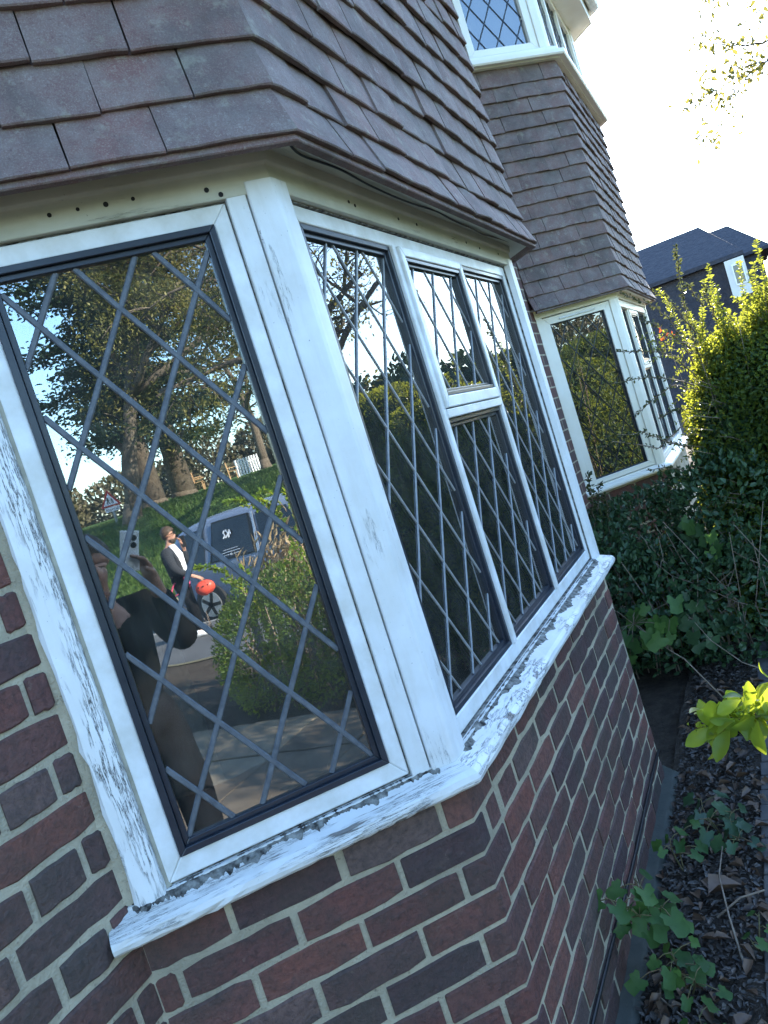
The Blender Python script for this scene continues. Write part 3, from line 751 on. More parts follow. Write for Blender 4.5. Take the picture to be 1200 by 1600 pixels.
# cables
def cable(pts, r, label, name='cable'):
    P = [Vector(p) for p in pts]; out = []
    for i in range(len(P) - 1):
        a, b_, c, d = P[max(i - 1, 0)], P[i], P[i + 1], P[min(i + 2, len(P) - 1)]
        for q in range(6):
            t = q / 6; out.append(0.5 * ((2 * b_) + (c - a) * t + (2 * a - 5 * b_ + 4 * c - d) * t * t + (-a + 3 * b_ - 3 * c + d) * t ** 3))
    out.append(P[-1]); b = B().tube(out, r, 6); return tag(b.to(name, MT['cable'], None, smooth=True), label, 'cable')
fB = facet('B', 0)[0]
pts = [fA(s, .047 + random.gauss(0, .002), 2.2545 + random.gauss(0, .0015)) for s in np.linspace(.68, .10, 7)] + [fA(.03, .062, 2.2515), Vector((.085, -.035, 2.246))]
pts += [fB(s, .07 + random.gauss(0, .004) - .02 * (s / 1.7), 2.2415 + .004 * math.sin(s * 9) + .010 * s / 1.7) for s in np.linspace(.06, 1.62, 11)]
cable(pts, .0028, 'thin dark wire slung along the soffit above the windows')
cable([fB(s, .030, .168 + .006 * math.sin(s * 5) - .02 * s) for s in np.linspace(-.02, 1.7, 12)] , .0055, 'black cable clipped along the foot of the brick bay')
# ------------------------------------------------------------------ ground, path, street, park
def hgt(x):
    t = np.clip((np.asarray(x, float) - 12.2) / 7.0, 0, 1); return 2.3 * t * t * (3 - 2 * t) + 0.05 * np.maximum(0, np.asarray(x, float) - 18) * (np.asarray(x, float) < 60) + 2.1 * (np.asarray(x, float) >= 60)
def sheet(name, xs, ys, zf, mat):
    V = np.array([[x, y, zf(x, y)] for x in xs for y in ys]); ny = len(ys)
    F = np.array([[i * ny + j, (i + 1) * ny + j, (i + 1) * ny + j + 1, i * ny + j + 1] for i in range(len(xs) - 1) for j in range(ny - 1)])
    return kind(fastmesh(name, V, F, mat), 'structure')
sheet('ground', [-300, -60, -20, -9, 3.3, 5.55], [-300, -40, -6, 0, 12, 60, 300], lambda x, y: -.03, MT['soil'])
sheet('park_ground', [12.2 + i * .5 for i in range(15)] + [22, 28, 36, 48, 60, 120, 300], [-300, -80, -40, -20, -8, 0, 10, 25, 60, 300], lambda x, y: float(hgt(x)) - .02, MT['turf'])
sheet('road', [7.95, 12.25], [-300, -30, 0, 30, 300], lambda x, y: -.11, MT['road'])
sheet('pavement', [5.5, 7.82], [-300, -30, 0, 30, 300], lambda x, y: 0.0, MT['pavement'])
kb = B()
for i in range(60): kb.box((7.885, -27 + i * .915, -.06), (.125, .905, .125))
kind(kb.to('kerb', MT['kerb'], None, bevel=.01), 'structure')
# soil of the flower bed, heaped unevenly
xs = np.linspace(.04, .40, 10); ys = np.linspace(-2.2, 4.2, 110)
bed = sheet('flower_bed', list(xs), list(ys), lambda x, y: .002 + .012 * math.sin(x * 31 + y * 7) * math.sin(y * 13) + random.uniform(0, .012), MT['soil'])
# dark pavers edging the bed and pale slabs beyond
gp = B().box((.52, .4, -.022), (.29, 7.2, .03)); gpo = kind(gp.to('garden_path', MT['soil'], None), 'structure')
pm = [B().box((0, 0, 0), (.198, .098, .05)).to('paver', MT['paver'], gpo, bevel=.004) for _ in range(1)][0]
pm.location = (.485, -2.9, .0)
for i in range(1, 58):
    for c in range(1):
        o = pm.copy(); COL.objects.link(o); o.location = (.485 + random.gauss(0, .003), -2.9 + i * .1045, .0 + random.gauss(0, .002)); o.rotation_euler = (random.gauss(0, .01), random.gauss(0, .01), random.gauss(0, .012))
pt = B().box((1.95, -1.0, -.035), (2.68, 6.6, .04)); pto = kind(pt.to('patio', MT['soil'], None), 'structure')
sm = B().box((0, 0, 0), (.592, .592, .045)).to('paving_slab', MT['slab'], pto, bevel=.005); sm.location = (.915, -4.0, .0)
for i in range(4):
    for j in range(11):
        if i == j == 0: continue
        o = sm.copy(); COL.objects.link(o); o.location = (.915 + i * .602, -4.0 + j * .602, random.gauss(0, .002)); o.rotation_euler = (random.gauss(0, .004), random.gauss(0, .004), random.gauss(0, .004))

def scatter_flat(n, x0, x1, y0, y1, z0=.012, zr=.02):
    P = np.stack([RNG.uniform(x0, x1, n), RNG.uniform(y0, y1, n), z0 + RNG.random(n) * zr], 1)
    a = RNG.uniform(0, 2 * np.pi, n); A = np.stack([np.cos(a), np.sin(a), RNG.normal(0, .25, n)], 1)
    Nn = unit(np.stack([RNG.normal(0, .35, n), RNG.normal(0, .35, n), np.ones(n)], 1)); return P, A, Nn
P, A, Nn = scatter_flat(9000, .08, .375, -.6, 3.2, .012, .03)
L = RNG.uniform(.010, .030, len(P)); ch = leaves('leaf_litter', P, A, Nn, L, L * RNG.uniform(.25, .6, len(P)), MT['chip'], fold=.1, curl=.1); kind(ch, 'stuff')
P, A, Nn = scatter_flat(330, .09, .40, -.4, 2.6, .03, .02)
L = RNG.uniform(.025, .06, len(P)); kind(leaves('dead_leaves', P, A, Nn, L, L * RNG.uniform(.4, .7, len(P)), MT['dead'], fold=.25, curl=.3), 'stuff')
for i, (pth, lb) in enumerate([
    ([(.335, .62, .03), (.30, .78, .06), (.275, .93, .085), (.285, 1.06, .10)], 'pale bent twig lying across a brown dead leaf'),
    ([(.262, .80, .04), (.33, .86, .06), (.40, .88, .07)], 'forked dry twig at the paver edge of the bed'),
    ([(.115, .60, .03), (.13, .48, .04), (.20, .42, .03), (.23, .33, .03)], 'long curling dry stem beside the concrete plinth')]):
    tag(B().tube([Vector(p) for p in pth], [.0035, .003, .0025, .0018][:len(pth)] , 6).to('twig', MT['twig'], None, smooth=True), lb, 'twig', 'dry twigs on the flower bed')
t_ = thing('fallen_leaf', (.285, .93, .05), 'large curled brown dead leaf on the litter by the twig', 'leaf')
leaves('blade', np.array([[.235, .90, .045]]), np.array([[.8, .45, .25]]), np.array([[-.3, -.1, 1.0]]), np.array([.105]), np.array([.075]), MT['dead'], t_, rnd=np.array([.75]), fold=.3, curl=.35)

# ------------------------------------------------------------------ plants close to the bay
def palmate(name, c, axis, nrm, L, mat, parent, lobes=5):
    """lobed, toothed leaf with a folded midrib, about 30 faces"""
    A = Vector(axis).normalized(); Nn = Vector(nrm); S = A.cross(Nn).normalized(); Nn = S.cross(A)
    c = Vector(c); prof = []
    rr = random
    for i in range(13):
        th = -2.35 + 4.7 * i / 12
        tip = max(0, math.cos((th) * 2.5 * lobes / 5)) ** .7
        rr2 = .09 if i % 2 else -.09
        rad = L * (.50 + .42 * math.cos(th * .5) ** 2 * tip) * (1 + rr2) * (.62 + .38 * math.cos(th * .5) ** 2)
        prof.append(c + A * (rad * math.cos(th) + .0) + S * (rad * math.sin(th)) + Nn * (L * (.14 * abs(math.sin(th)) - .20 * (rad / L) ** 2 * math.cos(th * 2) * .6 + rr.uniform(-.03, .03))))
    V = [c + Nn * .0, c + A * L * .42 - Nn * L * .05] + prof
    F = []
    for i in range(12):
        F.append([2 + i, 3 + i, 1 if 3 <= i <= 8 else 0])
    F += [[2 + 3, 1, 0], [1, 2 + 9, 0]]
    F = [f for f in F]
    me = mesh(name, V, F, mat, None, True)
    a = me.attributes.new('rnd', 'FLOAT', 'FACE'); a.data.foreach_set('value', [random.random()] * len(F))
    o = bpy.data.objects.new(name, me); link(o, parent); WM[o.name] = Matrix.Identity(4); return o
def leafy(name, base, tips, label, cat, nl, L, mat, droop=.25, stem_r=.003, spread=.06, group=None, lobes=5, face=Vector((.25, -.6, .75))):
    base = Vector(base); t = thing(name, base, label, cat, group); b = B()
    for tp in tips:
        tp = Vector(tp); mid = base.lerp(tp, .5) + Vector((random.uniform(-.03, .03), random.uniform(-.03, .03), .05 * (tp - base).length / .3))
        path = [base.lerp(mid, f) * (1 - f) + mid.lerp(tp, f) * f for f in (0, .2, .4, .6, .8, 1)]
        b.tube(path, [stem_r * (1 - .11 * i) for i in range(6)], 5)
        for i in range(nl):
            f = .45 + .55 * (i + .5) / nl; p = base.lerp(mid, f) * (1 - f) + mid.lerp(tp, f) * f
            ang = i * 2.4 + random.uniform(-.5, .5); d = Vector((math.cos(ang), math.sin(ang), random.uniform(-.3, .25)))
            q = p + d * spread * random.uniform(.5, 1.1)
            b.tube([p, p.lerp(q, .5) + Vector((0, 0, .006)), q], stem_r * .45, 4)
            ax = (d + Vector((0, 0, -droop - random.uniform(0, .35)))).normalized()
            nn = (face.normalized() + Vector((random.uniform(-.5, .5), random.uniform(-.5, .5), random.uniform(-.2, .4)))).normalized()
            palmate('leaf', q, ax, nn, L * random.uniform(.65, 1.15), mat, t, lobes)
    b.to('stem', MT['stem'], t, smooth=True); return t
leafy('leafy_weed', (.135, .67, .02), [(.05, .52, .30), (.10, .66, .27), (.085, .58, .20), (.17, .60, .22)], 'green lobed leafed weed climbing over the cable at the foot of the bay', 'weed', 6, .062, MT['nettle'], stem_r=.0035)
leafy('leafy_weed', (.20, .52, .01), [(.19, .50, .16), (.24, .44, .13), (.15, .47, .13)], 'leafy weed spreading on the litter just below the climbing one', 'weed', 5, .055, MT['nettle'])
leafy('leafy_weed', (.27, .30, .01), [(.25, .36, .10), (.30, .27, .10), (.22, .27, .09)], 'low leafy weed nearest the camera on the bed', 'weed', 4, .055, MT['nettle'])
leafy('leafy_weed', (.26, 1.25, .01), [(.24, 1.2, .12), (.31, 1.27, .10), (.21, 1.33, .12), (.33, 1.12, .08)], 'dark leafy weed in the middle of the shaded litter', 'weed', 5, .062, MT['under'])
leafy('leafy_weed', (.37, .70, .01), [(.39, .74, .10), (.38, .62, .08)], 'small two leafed seedling at the paver edge', 'weed', 2, .042, MT['nettle'], spread=.03)
leafy('leafy_weed', (.15, 1.05, .01), [(.14, 1.02, .16), (.17, 1.1, .14)], 'small weed against the plinth behind the climbing one', 'weed', 4, .05, MT['nettle'])

def at(u, v, y):
    """helper for writing positions down: the point at distance y along the street seen at photo pixel (u, v)"""
    d = RIGHT * ((u - 600) / 1202) + UP * (-(v - 800) / 1202) + FWD; return CAM + d * ((y - CAM.y) / d.y)
# bramble-like shoots at the far end of the bay: bare stems with hanging lobed leaves
def spray(name, path, leafs, L, mat, label, cat, r=.0035, lobes=5):
    P = [Vector(p) for p in path]; t = thing(name, P[0], label, cat, 'leafy shoots between hedge and bay')
    b = B().tube(P, [r * (1 - .6 * i / (len(P) - 1)) for i in range(len(P))], 6)
    for c in leafs:
        c = Vector(c); k = min(range(len(P)), key=lambda i: (P[i] - c).length); b.tube([P[k], P[k].lerp(c, .5) + Vector((0, 0, .01)), c], r * .35, 4)
        ax = Vector((random.uniform(-.6, .3), random.uniform(-.4, .2), random.uniform(-1, -.35))); nn = Vector((random.uniform(-.2, .6), -1, random.uniform(.1, .8)))
        palmate('leaf', c, ax, nn, L * random.uniform(.7, 1.2), mat, t, lobes)
    b.to('stem', MT['twig'], t, smooth=True); return t
def sc_(cs, y, n, r):
    return [at(u + random.gauss(0, r), v + random.gauss(0, r * .7), y + random.uniform(-.12, .12)) for u, v in cs for _ in range(n)]
spray('leafy_shoot', [at(1130, 1090, 2.3), at(1070, 1030, 2.35), at(1045, 1015, 2.4), at(990, 975, 2.4)], sc_([(1000, 955), (1020, 980), (985, 985), (1000, 1005), (1030, 965)], 2.38, 4, 17), .085, MT['nettle'], 'leafy shoot hanging right against the far corner of the bay brickwork', 'shoot')
spray('leafy_shoot', [at(1190, 1045, 2.6), at(1160, 1035, 2.6), at(1110, 1000, 2.6), at(1082, 968, 2.6)], sc_([(1075, 950), (1085, 990), (1062, 965)], 2.6, 3, 11), .075, MT['under'], 'bare arching shoot with a few leaves at its upper end', 'shoot')
spray('leafy_shoot', [at(1230, 960, 2.9), at(1150, 940, 2.9), at(1095, 915, 2.9), at(1050, 900, 2.9), at(1025, 880, 2.9)], sc_([(1060, 915), (1085, 920), (1130, 965), (1150, 970)], 2.9, 3, 9), .075, MT['under'], 'long reddish shoot crossing the dark gap behind the bay', 'shoot')
spray('leafy_shoot', [at(1210, 890, 3.0), at(1160, 870, 3.0), at(1120, 845, 3.0), at(1085, 830, 3.0)], sc_([(1085, 828), (1100, 838), (1120, 850)], 3.0, 4, 11), .075, MT['nettle'], 'shoot with sunlit pale leaves at the foot of the hedge', 'shoot')

# the bright branch in the right foreground
def clear_leaf(name, p, ax, nn, L, Wd, mat, parent):
    V, F = [], []
    A = Vector(ax).normalized(); S = A.cross(Vector(nn)).normalized(); Nn = S.cross(A); n = 7
    for i in range(n + 1):
        f = i / n; w = Wd * (math.sin(math.pi * (f ** 1.25) * .97 + .03) ** .8) * .5; c = Vector(p) + A * L * f + Nn * (L * (.10 * math.sin(f * 3) - .16 * f * f))
        V += [c - S * w + Nn * w * .35, c, c + S * w + Nn * w * .35]
    for i in range(n):
        for k in range(2): F.append([i * 3 + k, i * 3 + k + 1, i * 3 + k + 4, i * 3 + k + 3])
    me = mesh(name, V, F, mat, None, True); a = me.attributes.new('rnd', 'FLOAT', 'FACE'); a.data.foreach_set('value', [random.random()] * len(F))
    o = bpy.data.objects.new(name, me); link(o, parent); WM[o.name] = Matrix.Identity(4); return o
yb = -.36
br = thing('leafy_branch', (1.35, -.15, 0), 'bright yellow green leafy branch poking in from the right over the dark bed', 'branch')
pth = [Vector((1.35, -.15, 0)), Vector((1.25, -.2, .6)), Vector((1.05, -.25, 1.02)), at(1260, 1090, yb), at(1205, 1110, yb), at(1165, 1125, yb), at(1120, 1135, yb)]
bb = B().tube(pth, [.012, .010, .008, .0045, .0035, .003, .002], 7)
random.seed(21)
for (u, v, n_, sp) in ((1190, 1120, 9, 16), (1165, 1110, 12, 18), (1140, 1125, 12, 18), (1115, 1135, 10, 12), (1210, 1065, 6, 12), (1215, 1130, 8, 14)):
    for i in range(n_):
        q = at(u + random.gauss(0, sp * .4), v + random.gauss(0, sp * .4), yb + random.uniform(-.025, .025))
        th = random.uniform(0, 2 * math.pi); ax = RIGHT * (math.cos(th) - .25) + UP * (math.sin(th) - .15) + FWD * random.uniform(-.6, .6)
        nn = Vector((random.uniform(-.7, .7), random.uniform(-.3, 1), random.uniform(-.2, 1)))
        L = random.uniform(.026, .046)
        clear_leaf('leaf', q, ax, nn, L, L * random.uniform(.38, .52), MT['bright'], br)
P0 = np.array([list(at(u + random.gauss(0, 14), v + random.gauss(0, 9), yb + random.uniform(-.02, .02))) for u, v in ((1140, 1110), (1185, 1100), (1105, 1140), (1160, 1120)) for _ in range(45)])
kind(leaves('bud_cluster', P0, rand_dirs(len(P0)), rand_dirs(len(P0)), RNG.uniform(.006, .013, len(P0)), RNG.uniform(.003, .006, len(P0)), MT['bright'], br), 'stuff')
bb.to('stem', MT['stem'], br, smooth=True)

# ------------------------------------------------------------------ the hedge
def blob_leaves(blobs, dens, L0, L1, aspect=.55, r0=.72, clump=.35, up=.35):
    Ps, As, Ns, Rs = [], [], [], []
    for (c, r) in blobs:
        c = np.array(c); r = np.array(r); area = 4 * np.pi * ((r[0] * r[1]) ** 1.6 + (r[0] * r[2]) ** 1.6 + (r[1] * r[2]) ** 1.6) ** (1 / 1.6) / 3 ** (1 / 1.6)
        n = int(area * dens); d = rand_dirs(n)
        # lumps: push the surface in and out with a few random lobes
        lob = rand_dirs(26); amp = RNG.uniform(-.5, 1, 26) * clump * .45
        f = 1 + (np.exp((d @ lob.T - 1) * 18) * amp).sum(1)
        rad = f * (1 - (1 - r0) * RNG.random(n) ** 1.7)
        P = c + d * r * rad[:, None]; keep = P[:, 2] > 0.02
        # drop the leaves buried in other blobs
        for (c2, r2) in blobs:
            if c2 is c: continue
            q = ((P - np.array(c2)) / np.array(r2)); ins = (q * q).sum(1) < .36; keep &= ~ins
        P = P[keep]; d = d[keep]
        Ps.append(P); As.append(unit(d * .8 + RNG.normal(0, .6, d.shape) + np.array([0, 0, up]))); Ns.append(unit(d + RNG.normal(0, .55, d.shape) + np.array([0, 0, .5])))
    P = np.concatenate(Ps); A = np.concatenate(As); Nn = np.concatenate(Ns); n = len(P)
    L = RNG.uniform(L0, L1, n); return P, A, Nn, L, L * aspect * RNG.uniform(.8, 1.2, n)
hg = thing('hedge', (1.2, 3.7, 0), 'tall bushy hedge with sunlit yellow green top in front of the far bay', 'hedge')
blobs = [((1.02, 3.75, .80), (.70, .60, .94)), ((1.65, 3.9, .88), (.75, .60, 1.02)), ((2.3, 4.0, .9), (.70, .60, 1.00)), ((.62, 3.6, .55), (.42, .45, .60)), ((.72, 3.65, 1.50), (.30, .34, .24)),
         ((1.15, 3.7, 1.72), (.38, .40, .22)), ((1.7, 3.9, 1.90), (.42, .4, .24)), ((.60, 3.55, 1.15), (.30, .36, .42)), ((.10, 3.5, .22), (.45, .42, .34)), ((.95, 3.55, 1.35), (.40, .42, .40))]
P, A, Nn, L, Wd = blob_leaves(blobs, 4000, .015, .033, clump=.65)
leaves('foliage', P, A, Nn, L, Wd, MT['hedge'], hg)
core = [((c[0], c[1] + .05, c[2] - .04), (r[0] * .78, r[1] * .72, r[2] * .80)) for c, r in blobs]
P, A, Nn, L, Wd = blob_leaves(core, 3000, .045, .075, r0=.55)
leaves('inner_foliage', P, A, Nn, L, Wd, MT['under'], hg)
bb = B(); random.seed(3)
SH = []
for i in range(170):
    x = random.uniform(.35, 2.3); y = random.uniform(3.45, 3.95); z0 = random.uniform(.0, .1)
    zt = random.uniform(.9, 1.85); bb.tube([(x + random.uniform(-.1, .1), y, z0), (x + random.uniform(-.1, .1), y, zt * .5), (x + random.uniform(-.15, .15), y - random.uniform(-.1, .15), zt)], [.007, .005, .002], 4)
def shoot(path, n, L0, L1, r=.0028, seed=0):
    P = [Vector(p) for p in path]; bb.tube(P, [r * (1 - .7 * i / (len(P) - 1)) for i in range(len(P))], 5)
    for i in range(n):
        f = (i + random.random() * .6) / n * (len(P) - 1); k = min(int(f), len(P) - 2); p = P[k].lerp(P[k + 1], f - k); d = (P[k + 1] - P[k]).normalized()
        ang = i * 2.4; u = d.orthogonal().normalized(); w = d.cross(u)
        for _ in range(2):
            ang += 3.0; a = (u * math.cos(ang) + w * math.sin(ang) + d * .5).normalized()
            SH.append((p, a, Vector((random.uniform(-.6, .6), random.uniform(-1, .2), random.uniform(.0, 1))), random.uniform(L0, L1)))
for i in range(190):
    x = random.uniform(.45, 2.3); y = random.uniform(3.45, 3.95); z = 1.58 + .10 * math.sin(x * 3.1) + .14 * (x - .4) + random.uniform(-.2, .05); h = random.uniform(.10, .20) if i % 3 else random.uniform(.22, .46)
    lx, ly = random.uniform(-.12, .1), random.uniform(-.12, .08)
    shoot([(x, y, z), (x + lx * .4, y + ly * .4, z + h * .5), (x + lx, y + ly, z + h)], int(h * 95), .017, .030)
for i in range(60):                                     # shoots from its left flank and face
    z = random.uniform(.5, 1.75); x = .42 + random.uniform(-.05, .2); y = random.uniform(3.1, 3.6); l = random.uniform(.1, .22)
    shoot([(x, y, z), (x - l * .5, y - .05, z + .05), (x - l, y - .1, z + random.uniform(-.05, .12))], int(l * 70), .014, .022)
bb.to('stem', MT['twig'], hg, smooth=True)
leaves('shoot_leaves', np.array([s[0] for s in SH]), np.array([s[1] for s in SH]), np.array([s[2] for s in SH]), np.array([s[3] for s in SH]), np.array([s[3] * .55 for s in SH]), MT['hedge'], hg)

# arching small-leaved twigs that reach across the far window
def twigs(label, paths, n, L, mat, name='arching_shrub', cat='shrub', base=None):
    t = thing(name, base or paths[0][0], label, cat); b = B(); LL = []
    for P in paths:
        P = [Vector(p) for p in P]
        fine = []
        for i in range(len(P) - 1):
            for q in range(5): fine.append(P[i].lerp(P[i + 1], q / 5) + Vector((random.gauss(0, .004), random.gauss(0, .004), random.gauss(0, .004))))
        fine.append(P[-1]); b.tube(fine, [.0035 * (1 - .75 * i / len(fine)) + .0006 for i in range(len(fine))], 5)
        tot = sum((P[i + 1] - P[i]).length for i in range(len(P) - 1)); m = int(tot * n)
        for i in range(m):
            f = (.12 + .88 * i / m) * (len(fine) - 1); k = min(int(f), len(fine) - 2); p = fine[k].lerp(fine[k + 1], f - k)
            d = (fine[k + 1] - fine[k]).normalized()
            for _ in range(2):
                a = (Vector((random.gauss(0, 1), random.gauss(0, 1), random.gauss(0, 1))) + d * .8).normalized(); LL.append((p + a * .004, a, Vector((random.gauss(0, 1), random.gauss(-.3, .7), random.gauss(.4, 1))), random.uniform(L * .6, L * 1.2)))
    b.to('stem', MT['twig'], t, smooth=True)
    leaves('foliage', np.array([l[0] for l in LL]), np.array([l[1] for l in LL]), np.array([l[2] for l in LL]), np.array([l[3] for l in LL]), np.array([l[3] * .62 for l in LL]), mat, t)
    return t
yy = 3.1
tw = [[(.55, 3.5, 0), (.52, 3.45, .9), at(1095, 560, 3.3), at(1075, 500, 3.25), at(1060, 430, 3.2), at(1056, 385, 3.2)],
      [at(1085, 570, 3.3), at(1050, 500, yy), at(1010, 472, yy), at(968, 458, yy)],
      [at(1090, 590, 3.3), at(1050, 552, yy), at(1005, 548, yy), at(965, 550, yy)],
      [at(1085, 600, 3.3), at(1045, 590, yy), at(1005, 590, yy), at(955, 600, yy)],
      [at(1090, 610, 3.3), at(1050, 603, yy), at(1020, 625, yy), at(993, 648, yy)],
      [at(1080, 700, 3.3), at(1040, 690, yy), at(1005, 675, yy), at(945, 682, yy)],
      [at(1085, 520, 3.3), at(1055, 480, yy), at(1040, 462, yy), at(1022, 455, yy)],
      [at(1100, 480, 3.3), at(1080, 450, yy), at(1068, 440, yy)], [at(1120, 500, 3.3), at(1105, 460, yy), at(1097, 440, yy)],
      [at(1080, 640, 3.3), at(1055, 640, yy), at(1030, 655, yy)], [at(1080, 545, 3.3), at(1045, 520, yy), at(1020, 505, yy), at(1000, 500, yy)],
      [at(1070, 735, 3.2), at(1040, 730, yy), at(1010, 735, yy)], [at(1070, 660, 3.2), at(1030, 700, yy), at(960, 690, yy), at(935, 700, yy)]]
twigs('wiry small leaved shrub whose twigs arch over the far bay window', tw, 62, .021, MT['cotoneaster'], base=(.55, 3.5, 0))
ol = thing('orange_leaf_spray', at(1040, 520, 3.2), 'few orange red leaves among the twigs', 'leaves')
oc = np.array([list(at(1040 + random.gauss(0, 4), 520 + random.gauss(0, 6), 3.2)) for _ in range(9)])
leaves('leaf', oc, rand_dirs(9), rand_dirs(9), np.full(9, .026), np.full(9, .016), MT['orange'], ol)
twigs('young upright shrub growing at the corner below the far window', [[(-.22, 3.2, 0), at(930, 830, 3.2), at(925, 780, 3.2), at(920, 740, 3.2)], [(-.2, 3.2, 0), at(945, 840, 3.2), at(935, 790, 3.2), at(936, 755, 3.2)], [(-.2, 3.25, 0), at(955, 860, 3.2), at(950, 800, 3.2), at(945, 770, 3.2)]], 50, .028, MT['cotoneaster'], 'upright_shrub', base=(-.2, 3.2, 0))
# dark undergrowth in the gap behind the bay
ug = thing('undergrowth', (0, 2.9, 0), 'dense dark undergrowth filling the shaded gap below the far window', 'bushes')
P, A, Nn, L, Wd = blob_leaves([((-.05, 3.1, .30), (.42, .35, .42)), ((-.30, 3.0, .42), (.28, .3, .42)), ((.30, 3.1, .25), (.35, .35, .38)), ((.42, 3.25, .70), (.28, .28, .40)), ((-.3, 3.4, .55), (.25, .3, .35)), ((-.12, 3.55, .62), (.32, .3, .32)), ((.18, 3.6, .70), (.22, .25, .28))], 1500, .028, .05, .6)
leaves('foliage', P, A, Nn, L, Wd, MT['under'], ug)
bu = B()
for i in range(60):
    x, y = random.uniform(-.4, .6), random.uniform(2.85, 3.4); bu.tube([(x, y, 0), (x + random.uniform(-.1, .1), y, random.uniform(.2, .4)), (x + random.uniform(-.25, .25), y - random.uniform(-.1, .2), random.uniform(.4, .85))], [.005, .004, .0018], 4)
bu.to('stem', MT['twig'], ug, smooth=True)

# ------------------------------------------------------------------ trees
def tree(name, base, H, spread, label, leafn, L, mat, bark, seed, lean=(0, 0), r0=.3, first=.3, levels=4, cl=.6, group=None, droop=0.0, cat='tree', up=.35, nb=5):
    rr = random.Random(seed); t = thing(name, base, label, cat, group); b = B(); tips = []
    base = Vector(base)
    def grow(p, d, l, r, lev):
        n = 5; path = [p]; dd = d.copy()
        for i in range(n):
            dd = (dd + Vector((rr.gauss(0, .13), rr.gauss(0, .13), rr.gauss(0, .08) + (up * .10 if lev else .0) - droop * .12 * lev))).normalized(); path.append(path[-1] + dd * l / n)
        b.tube(path, [r * (1 - .55 * i / n) for i in range(n + 1)], 7 if lev < 2 else 4)
        if lev >= levels - 1:
            tips.extend(path[2:]); return
        k = nb if lev else nb + 2
        for j in range(k):
            f = (first if lev == 0 else .3) + (1 - (first if lev == 0 else .3)) * (j + rr.random() * .7) / k; q = path[min(int(f * n), n)]
            a = rr.uniform(0, 2 * math.pi); side = Vector((math.cos(a), math.sin(a), rr.uniform(-.1, .7) - droop * .4))
            nd = (dd * .35 + side).normalized(); grow(q, nd, (spread if lev == 0 else l * .62) * rr.uniform(.7, 1.1), r * (.5 if lev == 0 else .45), lev + 1)
        if lev == 0: grow(path[-1], dd, l * .45, r * .45, 1)
    grow(base - Vector((0, 0, .1)), Vector((lean[0], lean[1], 1)).normalized(), H * .62, r0, 0)
    # root flare
    b.tube([base - Vector((0, 0, .15)), base + Vector((0, 0, r0 * .5)), base + Vector((lean[0], lean[1], 1)).normalized() * r0 * 2], [r0 * 1.55, r0 * 1.15, r0 * .95], 9)
    b.to('trunk', MT[bark], t, smooth=True)
    T = np.array([list(p) for p in tips]); idx = RNG.integers(0, len(T), leafn)
    P = T[idx] + RNG.normal(0, cl * .42, (leafn, 3)) * np.array([1, 1, .75 - .2 * droop])
    rn = np.clip(.5 + .5 * np.sin(idx * 1.7) * .6 + RNG.normal(0, .22, leafn), 0, 1)
    A = unit(RNG.normal(0, 1, (leafn, 3)) + np.array([0, 0, -droop])); leaves('crown', P, A, unit(RNG.normal(0, 1, (leafn, 3)) + np.array([0, 0, .6])), RNG.uniform(.6, 1.2, leafn) * L, RNG.uniform(.6, 1.2, leafn) * L * .5, MT[mat], t, rnd=rn)
    return t
def gz(x, y): return (x, y, float(hgt(x)) - .03)
tree('spring_tree', gz(18.2, -18.6), 17, 5.5, 'leaning park tree with thick pale trunk and yellowish leaves, reflected in the pane', 30000, .14, 'spring', 'bark_pale', 4, lean=(.10, .14), r0=.31, first=.33, cl=1.1, group='park trees across the road')
tree('spring_tree', gz(15.8, -8.6), 15, 5.4, 'nearer park tree spreading drooping yellow green branches over the reflection', 20000, .12, 'spring', 'bark', 9, lean=(.05, -.15), r0=.26, first=.42, cl=1.0, droop=.7, group='park trees across the road')
def cedar(base, H, R, label, seed, n=16000):
    rr = random.Random(seed); base = Vector(base); t = thing('evergreen_tree', base, label, 'tree', 'park trees across the road'); b = B(); Ps = []
    b.tube([base - Vector((0, 0, .1)), base + Vector((.05, .1, H * .35)), base + Vector((.2, .1, H * .7)), base + Vector((.2, .2, H))], [.50, .34, .22, .05], 9)
    b.tube([base - Vector((0, 0, .1)), base + Vector((0, 0, .5))], [.68, .38], 9)
    for k in range(30):
        f = .20 + .78 * k / 30; z = H * f; a = k * 2.4 + rr.uniform(-.4, .4); l = R * (1 - .72 * f) * rr.uniform(.75, 1.15); d = Vector((math.cos(a), math.sin(a), 0))
        p0 = base + Vector((.1, .1, z)); p1 = p0 + d * l * .5 + Vector((0, 0, .25)); p2 = p0 + d * l + Vector((0, 0, -.15)); b.tube([p0, p1, p2], [.09, .06, .02], 5)
        for _ in range(n // 30):
            g = rr.random() ** .7; p = p0.lerp(p1, g) * (1 - g) + p1.lerp(p2, g) * g; w = l * .34 * (1.15 - .6 * abs(g - .55)); Ps.append((p.x + rr.gauss(0, w * .55), p.y + rr.gauss(0, w * .55), p.z + rr.gauss(0, .14)))
    b.to('trunk', MT['bark'], t, smooth=True); P = np.array(Ps); m = len(P)
    leaves('crown', P, unit(RNG.normal(0, 1, (m, 3)) * np.array([1, 1, .35])), unit(RNG.normal(0, .6, (m, 3)) + np.array([0, 0, 1])), RNG.uniform(.15, .30, m), RNG.uniform(.07, .13, m), MT['cedar'], t)
cedar(gz(20.8, -19.9), 12.5, 4.4, 'dark layered evergreen beside the leaning tree, reflected in the near pane', 3)
cedar(gz(24.2, -21.3), 13.5, 4.6, 'dark layered evergreen with stout sunlit trunk nearest the benches', 8)
